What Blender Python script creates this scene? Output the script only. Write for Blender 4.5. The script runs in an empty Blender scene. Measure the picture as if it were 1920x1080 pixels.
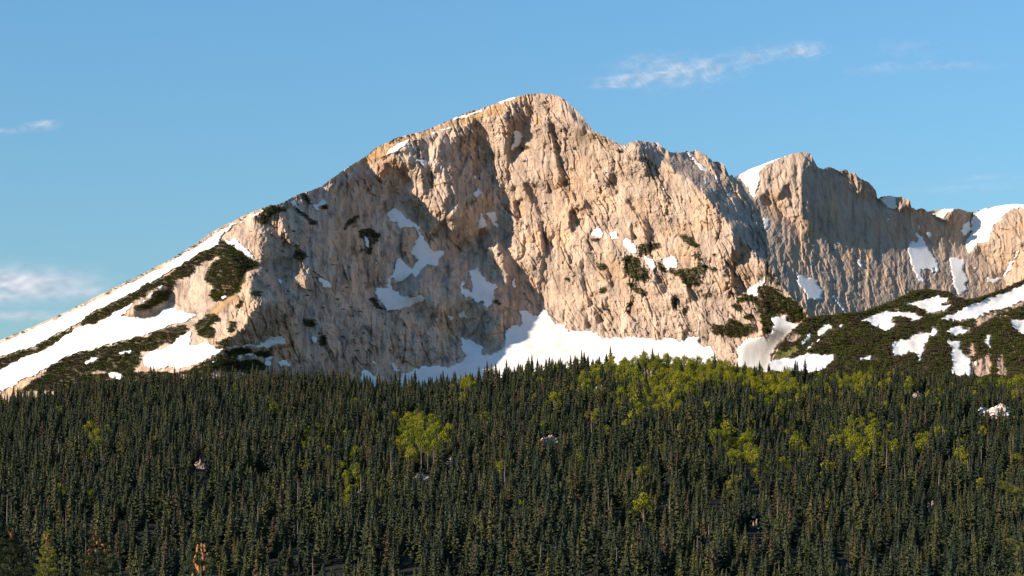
import bpy, math, random
import numpy as np

# ------------------------------------------------------------------ camera, sky, sun, exposure
SC = bpy.context.scene
FPX = 4200.0          # focal length in pixels of a 1920 px wide frame
HOR = 1100.0          # eye level, in the same pixels (just under the frame)
cam_d = bpy.data.cameras.new("camera")
cam_d.sensor_width = 36.0
cam_d.lens = 36.0 * FPX / 1920.0
cam_d.shift_y = (HOR - 540.0) / 1920.0
cam_d.clip_start = 0.5
cam_d.clip_end = 120000.0
cam_d.dof.use_dof = True
cam_d.dof.focus_distance = 2600.0
cam_d.dof.aperture_fstop = 5.6
cam = bpy.data.objects.new("camera", cam_d)
cam.rotation_euler = (math.radians(90), 0, 0)
SC.collection.objects.link(cam)
SC.camera = cam

SUN_EL, SUN_AZ = math.radians(21.0), math.radians(-113.0)   # azimuth from +Y towards +X
SUN = (math.sin(SUN_AZ) * math.cos(SUN_EL), math.cos(SUN_AZ) * math.cos(SUN_EL), math.sin(SUN_EL))
world = bpy.data.worlds.new("World")
SC.world = world
world.use_nodes = True
wn = world.node_tree
sky = wn.nodes.new("ShaderNodeTexSky")
sky.sky_type = 'NISHITA'
sky.sun_disc = False
sky.sun_elevation = SUN_EL
sky.sun_rotation = SUN_AZ
sky.altitude = 600.0
sky.air_density = 1.95
sky.dust_density = 0.0
sky.ozone_density = 10.0
wn.nodes["Background"].inputs["Strength"].default_value = 0.108
wn.links.new(sky.outputs[0], wn.nodes["Background"].inputs["Color"])

sun_d = bpy.data.lights.new("sun", 'SUN')
sun_d.energy = 5.0
sun_d.angle = math.radians(0.53)
sun_d.color = (1.0, 0.86, 0.71)
sun = bpy.data.objects.new("sun", sun_d)
SC.collection.objects.link(sun)
from mathutils import Vector
sun.rotation_euler = Vector(SUN).to_track_quat('Z', 'Y').to_euler()

SC.view_settings.view_transform = 'Standard'
SC.view_settings.look = 'None'
SC.view_settings.gamma = 1.0
SC.view_settings.use_curve_mapping = False
SC.view_settings.exposure = 0.8
SC.cycles.max_bounces = 6
SC.cycles.transparent_max_bounces = 12

rng = np.random.default_rng(7)
random.seed(7)

# ------------------------------------------------------------------ helpers
def link(o):
    SC.collection.objects.link(o)
    return o

def tag(o, label=None, cat=None, group=None, kind=None):
    if label: o["label"] = label
    if cat: o["category"] = cat
    if group: o["group"] = group
    if kind: o["kind"] = kind
    return o

def mesh_np(name, co, faces, mat=None, smooth=True, col=None):
    """faces: (n,3) or (n,4) int array"""
    me = bpy.data.meshes.new(name)
    co = np.ascontiguousarray(co, dtype=np.float32)
    faces = np.ascontiguousarray(faces, dtype=np.int32)
    n, k = faces.shape
    me.vertices.add(len(co)); me.vertices.foreach_set("co", co.ravel())
    me.loops.add(n * k); me.loops.foreach_set("vertex_index", faces.ravel())
    me.polygons.add(n)
    me.polygons.foreach_set("loop_start", np.arange(0, n * k, k, dtype=np.int32))
    me.polygons.foreach_set("use_smooth", np.full(n, smooth))
    me.update(calc_edges=True)
    if col is not None:
        a = me.color_attributes.new("Col", 'FLOAT_COLOR', 'POINT')
        c = np.ones((len(co), 4), np.float32); c[:, :3] = col
        a.data.foreach_set("color", c.ravel())
    if mat: me.materials.append(mat)
    return me

def obj(name, me, parent=None, loc=(0, 0, 0)):
    o = bpy.data.objects.new(name, me)
    link(o)
    o.location = loc
    if parent is not None: o.parent = parent
    return o

_perm = np.random.default_rng(11).permutation(512)
_perm = np.concatenate([_perm, _perm, _perm])
_ang = np.random.default_rng(12).random(512) * 2 * np.pi
_gx, _gy = np.cos(_ang), np.sin(_ang)
def perlin(x, y, seed=0):
    x = x + seed * 17.31; y = y + seed * 9.77
    xi = np.floor(x).astype(np.int64); yi = np.floor(y).astype(np.int64)
    xf = x - xi; yf = y - yi
    u = xf * xf * xf * (xf * (xf * 6 - 15) + 10); v = yf * yf * yf * (yf * (yf * 6 - 15) + 10)
    xi &= 511; yi &= 511
    def g(a, b, dx, dy):
        h = _perm[_perm[(a & 511)] + (b & 511)] & 511
        return _gx[h] * dx + _gy[h] * dy
    n00 = g(xi, yi, xf, yf); n10 = g(xi + 1, yi, xf - 1, yf)
    n01 = g(xi, yi + 1, xf, yf - 1); n11 = g(xi + 1, yi + 1, xf - 1, yf - 1)
    a = n00 + u * (n10 - n00); b = n01 + u * (n11 - n01)
    return (a + v * (b - a)) * 1.5
def fbm(x, y, oct=4, seed=0, gain=0.5, ridged=False):
    s = 0; a = 1.0; t = 0.0
    for i in range(oct):
        n = perlin(x, y, seed + i * 3)
        if ridged: n = 1 - 2 * np.abs(n)
        s = s + a * n; t += a
        x = x * 2.03; y = y * 2.03; a *= gain
    return s / t

def facets(x, y, seed=0):
    """broken blocks: every cell of a jittered grid is a plane with its own tilt"""
    xi = np.floor(x).astype(np.int64); yi = np.floor(y).astype(np.int64)
    best = np.full(x.shape, 9.0); out = np.zeros(x.shape)
    for dj in (-1, 0, 1):
        for di in (-1, 0, 1):
            a = (xi + di + seed * 31) & 511; b = (yi + dj + seed * 57) & 511
            h = _perm[_perm[a] + b] & 511
            jx = (h % 23) / 23.0; jy = (h % 29) / 29.0
            dx = x - (xi + di + jx); dy = y - (yi + dj + jy)
            d = dx * dx + dy * dy
            v = _gx[h] * dx * 1.2 + _gy[h] * dy * .6 + ((h % 17) / 17.0 - .5) * .8
            m = d < best; best = np.where(m, d, best); out = np.where(m, v, out)
    return out

def blur(a, r):
    """two box blurs of radius r cells, edges held"""
    r = int(max(1, round(r)))
    for _ in range(2):
        for ax in (0, 1):
            p = np.pad(a, [(r + 1, r) if i == ax else (0, 0) for i in (0, 1)], mode='edge')
            c = np.cumsum(p, axis=ax)
            n = a.shape[ax]
            if ax == 0: a = (c[2 * r + 1:2 * r + 1 + n] - c[:n]) / (2 * r + 1)
            else: a = (c[:, 2 * r + 1:2 * r + 1 + n] - c[:, :n]) / (2 * r + 1)
    return a

TILES = dict(t1=(400, 340, 6), t2=(400, 500, 6), t3=(680, 200, 6), t4=(680, 360, 6), t5=(680, 520, 6),
             t6=(920, 170, 6), t7=(920, 330, 6), t8=(920, 490, 6), u1=(1160, 260, 6), u2=(1160, 420, 6),
             u3=(1360, 270, 6), u4=(1360, 430, 6), u5=(1600, 350, 6), u6=(1440, 530, 6), u7=(1640, 530, 6.836),
             u8=(0, 520, 4.909), z1=(0, 380, 3), r5=(1000, 440, 3.84), k7=(400, 600, 6), px=(0, 0, 1))
def PG(spec):
    """'tile x,y x,y ...; x,y ...' -> list of polygons in pixels of the survey frame"""
    out = []
    for line in spec.strip().splitlines():
        line = line.strip()
        if not line: continue
        t, rest = line.split(None, 1)
        x0, y0, s = TILES[t]
        for poly in rest.split(';'):
            p = np.array([[float(v) for v in q.split(',')] for q in poly.split()])
            if len(p) < 3: continue
            out.append(np.stack([x0 + p[:, 0] / s, y0 + p[:, 1] / s], 1))
    return out

class Raster:
    def __init__(self, x0, x1, y0, y1, step):
        self.x0, self.y0, self.step = x0, y0, step
        self.xs = np.arange(x0, x1 + step * .5, step); self.ys = np.arange(y0, y1 + step * .5, step)
        self.X, self.Y = np.meshgrid(self.xs, self.ys)
        self.shape = self.X.shape
    def fill(self, polys, val=1.0, out=None):
        m = np.zeros(self.shape) if out is None else out
        for p in polys:
            i0 = max(0, int((p[:, 0].min() - self.x0) / self.step)); i1 = min(self.shape[1], int((p[:, 0].max() - self.x0) / self.step) + 2)
            j0 = max(0, int((p[:, 1].min() - self.y0) / self.step)); j1 = min(self.shape[0], int((p[:, 1].max() - self.y0) / self.step) + 2)
            if i1 <= i0 or j1 <= j0: continue
            X = self.X[j0:j1, i0:i1]; Y = self.Y[j0:j1, i0:i1]
            ins = np.zeros(X.shape, bool)
            a = p; b = np.roll(p, -1, 0)
            for (ax, ay), (bx, by) in zip(a, b):
                if ay == by: continue
                c = ((ay > Y) != (by > Y)) & (X < (bx - ax) * (Y - ay) / (by - ay) + ax)
                ins ^= c
            m[j0:j1, i0:i1][ins] = val
        return m
    def sample(self, F, px, py):
        u = np.clip((px - self.x0) / self.step, 0, self.shape[1] - 1.001); v = np.clip((py - self.y0) / self.step, 0, self.shape[0] - 1.001)
        i = u.astype(int); j = v.astype(int); fu = u - i; fv = v - j
        return (F[j, i] * (1 - fu) + F[j, i + 1] * fu) * (1 - fv) + (F[j + 1, i] * (1 - fu) + F[j + 1, i + 1] * fu) * fv

def screened(gx, gy, h0, L, wy=1.0):
    """height whose gradient follows (gx, gy) per cell, held to h0 beyond L cells"""
    H, W = h0.shape
    div = np.zeros((H, W))
    gxe = gx[:, :-1] * .5 + gx[:, 1:] * .5; gye = gy[:-1] * .5 + gy[1:] * .5
    div[:, :-1] += gxe; div[:, 1:] -= gxe; div[:-1] += gye * wy; div[1:] -= gye * wy
    rhs = -div + h0 / L ** 2
    m = np.concatenate([rhs, rhs[:, ::-1]], 1); m = np.concatenate([m, m[::-1]], 0)
    F = np.fft.rfft2(m)
    ky = 2 - 2 * np.cos(2 * np.pi * np.fft.fftfreq(2 * H)); kx = 2 - 2 * np.cos(2 * np.pi * np.fft.rfftfreq(2 * W))
    F /= (ky[:, None] * wy + kx[None, :] + 1 / L ** 2)
    return np.fft.irfft2(F, s=m.shape)[:H, :W]

def place(px, py, Y):
    """the point at depth Y on the sight line surveyed at (px, py)"""
    return np.stack([(px - 960.0) / FPX * Y, Y, (HOR - py) / FPX * Y], -1)
# ------------------------------------------------------------------ materials
def nodes_mat(name):
    m = bpy.data.materials.new(name); m.use_nodes = True
    nt = m.node_tree; b = nt.nodes["Principled BSDF"]
    b.inputs["Specular IOR Level"].default_value = 0.15
    return m, nt, b
def N(nt, t, **kw):
    n = nt.nodes.new(t)
    for k, v in kw.items():
        if k in n.inputs: n.inputs[k].default_value = v
        else: setattr(n, k, v)
    return n
def ramp(nt, src, stops):
    r = nt.nodes.new("ShaderNodeValToRGB"); e = r.color_ramp.elements
    while len(e) < len(stops): e.new(0.5)
    for el, (p, c) in zip(e, stops): el.position = p; el.color = (*c, 1)
    nt.links.new(src, r.inputs[0]); return r
def mixrgb(nt, a, b, fac, mode='MIX'):
    m = nt.nodes.new("ShaderNodeMix"); m.data_type = 'RGBA'; m.blend_type = mode
    for i, v in ((6, a), (7, b), (0, fac)):
        if hasattr(v, "links") or hasattr(v, "is_linked"): nt.links.new(v, m.inputs[i])
        elif i == 0: m.inputs[0].default_value = v
        else: m.inputs[i].default_value = (*v, 1)
    return m.outputs[2]

def rock_material(name):
    m, nt, b = nodes_mat(name)
    L = nt.links
    geo = N(nt, "ShaderNodeNewGeometry")
    col = N(nt, "ShaderNodeVertexColor", layer_name="Col")
    mp = N(nt, "ShaderNodeMapping"); mp.inputs["Scale"].default_value = (1, 1, 0.28)
    L.new(geo.outputs["Position"], mp.inputs[0])
    n1 = N(nt, "ShaderNodeTexNoise", Scale=0.10, Detail=8.0, Roughness=0.65); L.new(mp.outputs[0], n1.inputs["Vector"])
    n2 = N(nt, "ShaderNodeTexNoise", Scale=0.018, Detail=5.0, Roughness=0.6); L.new(geo.outputs["Position"], n2.inputs["Vector"])
    n3 = N(nt, "ShaderNodeTexNoise", Scale=0.42, Detail=4.0, Roughness=0.7); L.new(mp.outputs[0], n3.inputs["Vector"])
    r1 = ramp(nt, n1.outputs[0], [(0.30, (0.62, 0.61, 0.62)), (0.5, (1, 1, 1)), (0.72, (1.14, 1.10, 1.04))])
    r2 = ramp(nt, n2.outputs[0], [(0.35, (0.92, 0.94, 0.98)), (0.52, (1, 1, 1)), (0.68, (1.10, 0.98, 0.84))])
    c = mixrgb(nt, col.outputs[0], r1.outputs[0], 1.0, 'MULTIPLY')
    c = mixrgb(nt, c, r2.outputs[0], 1.0, 'MULTIPLY')
    L.new(c, b.inputs["Base Color"])
    b.inputs["Roughness"].default_value = 0.9
    bp = N(nt, "ShaderNodeBump", Strength=0.9, Distance=1.6); L.new(n3.outputs[0], bp.inputs["Height"])
    bp2 = N(nt, "ShaderNodeBump", Strength=0.8, Distance=5.0); L.new(n1.outputs[0], bp2.inputs["Height"]); L.new(bp.outputs[0], bp2.inputs["Normal"])
    L.new(bp2.outputs[0], b.inputs["Normal"])
    return m

def snow_material():
    m, nt, b = nodes_mat("snow_surface"); L = nt.links
    geo = N(nt, "ShaderNodeNewGeometry")
    mp = N(nt, "ShaderNodeMapping"); mp.inputs["Scale"].default_value = (1, 1, 0.35); L.new(geo.outputs["Position"], mp.inputs[0])
    n1 = N(nt, "ShaderNodeTexNoise", Scale=0.03, Detail=6.0, Roughness=0.6); L.new(mp.outputs[0], n1.inputs["Vector"])
    n2 = N(nt, "ShaderNodeTexNoise", Scale=0.25, Detail=4.0, Roughness=0.6); L.new(mp.outputs[0], n2.inputs["Vector"])
    r = ramp(nt, n1.outputs[0], [(0.30, (0.62, 0.555, 0.47)), (0.44, (0.73, 0.685, 0.625)), (0.65, (0.80, 0.765, 0.72))])
    L.new(r.outputs[0], b.inputs["Base Color"]); b.inputs["Roughness"].default_value = 0.7
    bp = N(nt, "ShaderNodeBump", Strength=0.25, Distance=1.2); L.new(n2.outputs[0], bp.inputs["Height"]); L.new(bp.outputs[0], b.inputs["Normal"])
    return m

def foliage_material(name, stops, translucent=0.15, nscale=0.55, patch=None):
    m, nt, b = nodes_mat(name); L = nt.links
    oi = N(nt, "ShaderNodeObjectInfo")
    geo = N(nt, "ShaderNodeNewGeometry")
    r = ramp(nt, oi.outputs["Random"], stops)
    n = N(nt, "ShaderNodeTexNoise", Scale=nscale, Detail=3.0); L.new(geo.outputs["Position"], n.inputs["Vector"])
    r2 = ramp(nt, n.outputs[0], [(0.32, (0.72, 0.75, 0.74)), (0.5, (1, 1, 1)), (0.68, (1.32, 1.26, 1.1))])
    c = mixrgb(nt, r.outputs[0], r2.outputs[0], 1.0, 'MULTIPLY')
    if patch:
        n3 = N(nt, "ShaderNodeTexNoise", Scale=0.045, Detail=4.0, Roughness=0.65); L.new(geo.outputs["Position"], n3.inputs["Vector"])
        r3 = ramp(nt, n3.outputs[0], [(0.47, (0, 0, 0)), (0.60, (0.8, 0.8, 0.8))])
        c = mixrgb(nt, c, patch, r3.outputs[0])
    L.new(c, b.inputs["Base Color"]); b.inputs["Roughness"].default_value = 0.65
    tr = N(nt, "ShaderNodeBsdfTranslucent"); L.new(c, tr.inputs[0])
    mx = N(nt, "ShaderNodeMixShader"); mx.inputs[0].default_value = translucent
    L.new(b.outputs[0], mx.inputs[1]); L.new(tr.outputs[0], mx.inputs[2])
    L.new(mx.outputs[0], nt.nodes["Material Output"].inputs[0])
    return m

def plain_material(name, c0, c1, scale, rough=0.8, bump=0.3, dist=0.02):
    m, nt, b = nodes_mat(name); L = nt.links
    geo = N(nt, "ShaderNodeNewGeometry")
    n = N(nt, "ShaderNodeTexNoise", Scale=scale, Detail=5.0); L.new(geo.outputs["Position"], n.inputs["Vector"])
    r = ramp(nt, n.outputs[0], [(0.35, c0), (0.65, c1)])
    L.new(r.outputs[0], b.inputs["Base Color"]); b.inputs["Roughness"].default_value = rough
    bp = N(nt, "ShaderNodeBump", Strength=bump, Distance=dist); L.new(n.outputs[0], bp.inputs["Height"]); L.new(bp.outputs[0], b.inputs["Normal"])
    return m

M_ROCK = rock_material("limestone")
M_SNOW = snow_material()
M_SPRUCE = foliage_material("spruce_needles", [(0.0, (0.015, 0.023, 0.013)), (0.35, (0.022, 0.030, 0.013)), (0.7, (0.038, 0.042, 0.014)),
                                               (0.90, (0.060, 0.057, 0.016)), (0.97, (0.052, 0.037, 0.020))], 0.05)
M_LEAF = foliage_material("spring_leaves", [(0.0, (0.13, 0.15, 0.011)), (0.5, (0.195, 0.20, 0.011)), (1.0, (0.25, 0.225, 0.015))], 0.25)
M_PINE = foliage_material("dwarf_pine_needles", [(0.0, (0.058, 0.068, 0.018)), (1.0, (0.078, 0.082, 0.021))], 0.1, patch=(0.085, 0.058, 0.036))
M_BARK = plain_material("spruce_bark", (0.10, 0.075, 0.06), (0.17, 0.13, 0.105), 2.0)
M_DEAD = plain_material("dead_wood", (0.15, 0.11, 0.09), (0.27, 0.21, 0.175), 1.5)
M_CONE = plain_material("cone_scales", (0.46, 0.18, 0.06), (0.66, 0.32, 0.12), 60.0, 0.6, 0.5, 0.004)
M_CONE_OLD = plain_material("old_cone_scales", (0.24, 0.10, 0.045), (0.40, 0.19, 0.09), 60.0, 0.7, 0.5, 0.004)
M_NEAR = foliage_material("near_needles", [(0.0, (0.045, 0.058, 0.020)), (1.0, (0.06, 0.07, 0.022))], 0.25)
M_NEARY = foliage_material("young_needles", [(0.0, (0.20, 0.20, 0.03)), (1.0, (0.25, 0.24, 0.04))], 0.3)
# ------------------------------------------------------------------ survey of the main mountain
def poly_line(s): return np.array([[float(v) for v in q.split(',')] for q in s.split()])
A_TOP = poly_line("-420,800 -250,745 -60,664 0,638 83,603 140,577 173,560 213,540 260,518 290,502 320,487 360,462 400,433 430,418 467,400 497,388 527,381 560,364 603,350 610,343 653,313 687,293 703,278 747,257 790,247 837,228 877,210 907,202 953,185 997,175 1040,177 1060,188 1087,213 1113,246 1140,258 1152,267 1169,271 1203,263 1234,269 1251,284 1273,285 1289,285 1307,281 1328,295 1339,304 1352,302 1362,316 1367,329 1372,327 1378,334 1389,341 1403,368 1418,389 1427,404 1434,430 1438,462 1441,499 1454,516 1466,537 1484,558 1507,582 1530,606 1560,640")
A_LIT = PG("""
t3 0,690 60,700 120,780 160,830 210,740 250,600 290,700 350,690 420,720 500,830 480,900 400,960 390,990 430,1040 520,1160 560,1220 640,1270 640,900 600,760 560,720 540,650 490,560 450,560 430,640 390,560 350,540 230,570 100,600
t3 690,360 720,420 730,560 720,680 750,760 760,900 740,1080 890,1080 960,1000 920,800 900,700 850,690 830,760 790,600 810,470 860,420 900,300 870,290 790,420 720,370; 550,640 600,650 640,680 660,820 690,960 690,1080 640,1080 620,900 560,760; 990,290 1040,260 1060,440 1020,390 990,330
t3 1270,170 1340,120 1450,90 1580,110 1620,200 1620,330 1600,480 1640,600 1610,720 1600,860 1570,900 1520,900 1440,790 1400,720 1360,660 1380,560 1370,440 1340,340 1380,270 1330,220
t4 390,10 440,60 520,160 560,220 640,270 700,330 720,400 760,430 790,370 850,370 890,310 930,300 920,420 960,500 1000,560 1010,440 1030,420 1000,330 1030,200 1060,180 1040,60 990,0 1010,100 960,260 900,220 880,80 890,0 740,0 710,140 650,150 640,0; 840,470 880,430 900,520 860,520
t4 1120,680 1180,570 1270,560 1310,620 1240,790 1180,760; 1340,430 1440,430 1500,560 1560,700 1590,830 1620,970 1610,1060 1500,1010 1450,900 1420,800 1360,780 1330,900 1240,840 1300,650 1330,560 1340,500
t4 620,880 720,800 800,850 860,840 930,930 990,1060 940,1080 900,930 800,860 720,830 660,950 650,1080 630,1080; 430,1070 470,1000 540,940 600,1000 620,1080; 910,820 950,770 990,830 1000,900 950,870
t5 430,60 480,20 560,0 610,60 620,170 540,220 450,190; 580,310 700,240 800,290 830,340 860,510 830,500 780,420 680,400 620,360; 900,50 940,30 1000,160 1070,230 1020,220 940,130
t5 1190,270 1300,310 1400,380 1500,440 1570,480 1560,530 1480,560 1470,640 1510,700 1600,760 1560,830 1450,860 1370,840 1380,780 1340,700 1230,640 1150,530 1220,480 1180,400
t1 620,410 720,400 780,480 800,580 870,680 900,780 930,880 1000,900 1020,990 1050,1180 1030,1270 980,1220 960,1140 880,1170 800,1110 800,1060 840,930 850,850 810,740 820,700 700,570 640,470
t1 240,480 330,460 360,560 400,660 400,720 320,640 320,590 250,560; 370,460 430,450 480,560 540,830 520,910 470,850 460,760 490,640 440,600; 1230,60 1300,20 1380,10 1300,60 1270,110 1280,240 1250,220; 910,390 1000,400 1010,520 930,440; 1300,290 1330,330 1330,410 1310,380
t2 350,70 420,50 480,10 540,10 520,50 440,70 410,130 400,260 430,350 540,430 450,470 380,590 340,690 200,780 200,860 60,960 0,1000 0,420 250,300 330,180; 1150,650 1200,700 1150,770 1120,750; 1450,740 1490,740 1490,820 1450,810
""")
A_WING = PG("""
px 992,218 980,237 983,257 977,272 962,293 956,303 955,327 947,340 942,363 939,388 943,397 938,420 938,443 945,460 953,473 963,493 975,510 987,533 1000,548 1012,560 1020,562 1000,590 990,640 990,740 1560,740 1560,600 1440,500 1420,487 1400,463 1377,424 1360,416 1345,402 1344,390 1327,375 1317,360 1300,345 1293,333 1260,320 1250,300 1251,284 1100,248 1060,225 1027,218
t6 380,80 460,30 560,30 770,70 850,150 900,230 940,310 990,400 1160,470 640,300 560,300 500,280 400,110; 0,280 150,240 160,300 170,450 150,600 160,760 140,900 120,1040 0,1000
u1 830,160 900,130 970,180 1030,300 1080,400 1050,390 960,320 880,260; 1120,260 1180,270 1200,330 1210,430 1240,480 1150,450 1130,350
""")
A_SHADE = PG("""
t6 650,300 700,330 720,500 790,700 830,900 840,1070 810,1070 780,880 740,720 690,540 660,420; 1340,900 1390,930 1410,1070 1320,1060; 770,80 850,130 950,230 1080,350 1160,460 1000,410 920,300 850,200; 560,130 620,120 700,200 720,300 680,290 640,250 600,180
t7 370,70 450,110 500,200 540,330 590,450 610,620 640,800 610,960 600,1080 570,1080 590,900 570,750 560,600 530,440 450,280 400,170; 240,110 300,120 290,150 240,150; 290,270 350,250 340,300 310,350 330,450 350,600 370,620 340,640 300,500 260,400 250,300
t7 880,400 930,390 980,490 990,610 960,560 930,540 870,480; 860,510 900,520 940,640 900,610; 1030,280 1090,290 1130,390 1060,380; 1115,410 1150,440 1290,600 1270,620 1150,470; 1520,220 1560,270 1650,390 1760,540 1860,680 1830,700 1740,570 1620,410 1530,280; 1730,580 1790,600 1810,700 1740,680; 730,20 790,30 830,110 770,110
t8 560,0 610,0 600,150 570,280 590,400 550,420 550,280 570,150; 1020,0 1045,0 1055,200 1090,330 1130,430 1140,500 1105,500 1065,380 1025,220; 1030,430 1055,560 1095,650 1135,740 1100,760 1055,640 1025,580; 1150,500 1205,590 1260,680 1215,680 1155,560; 1335,370 1315,450 1295,620 1275,560 1295,450; 1330,60 1405,280 1375,290 1325,150
u1 230,100 270,60 330,50 460,60 530,130 560,240 500,240 440,230 400,300 470,420 540,540 480,500 400,410 320,340 260,250 220,170
u1 450,520 480,520 550,640 560,760 540,880 520,870 530,740 520,640
u2 1290,30 1350,60 1400,250 1400,400 1310,450 1270,380 1300,200; 400,600 450,620 540,760 480,760 420,680; 620,760 660,850 650,970 610,930 600,830; 780,700 850,760 880,870 850,880 800,800; 310,0 350,20 430,160 380,160 320,100; 1300,560 1370,620 1370,780 1330,780 1290,650; 130,0 160,0 200,190 170,180
""")
A_SHADE_LEFT = PG("""
t1 100,700 180,710 300,810 420,890 480,940 500,970 330,1050 270,1000 200,860
z1 880,480 960,470 970,580 880,620 830,650 740,640 750,590 840,550
""")
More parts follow.
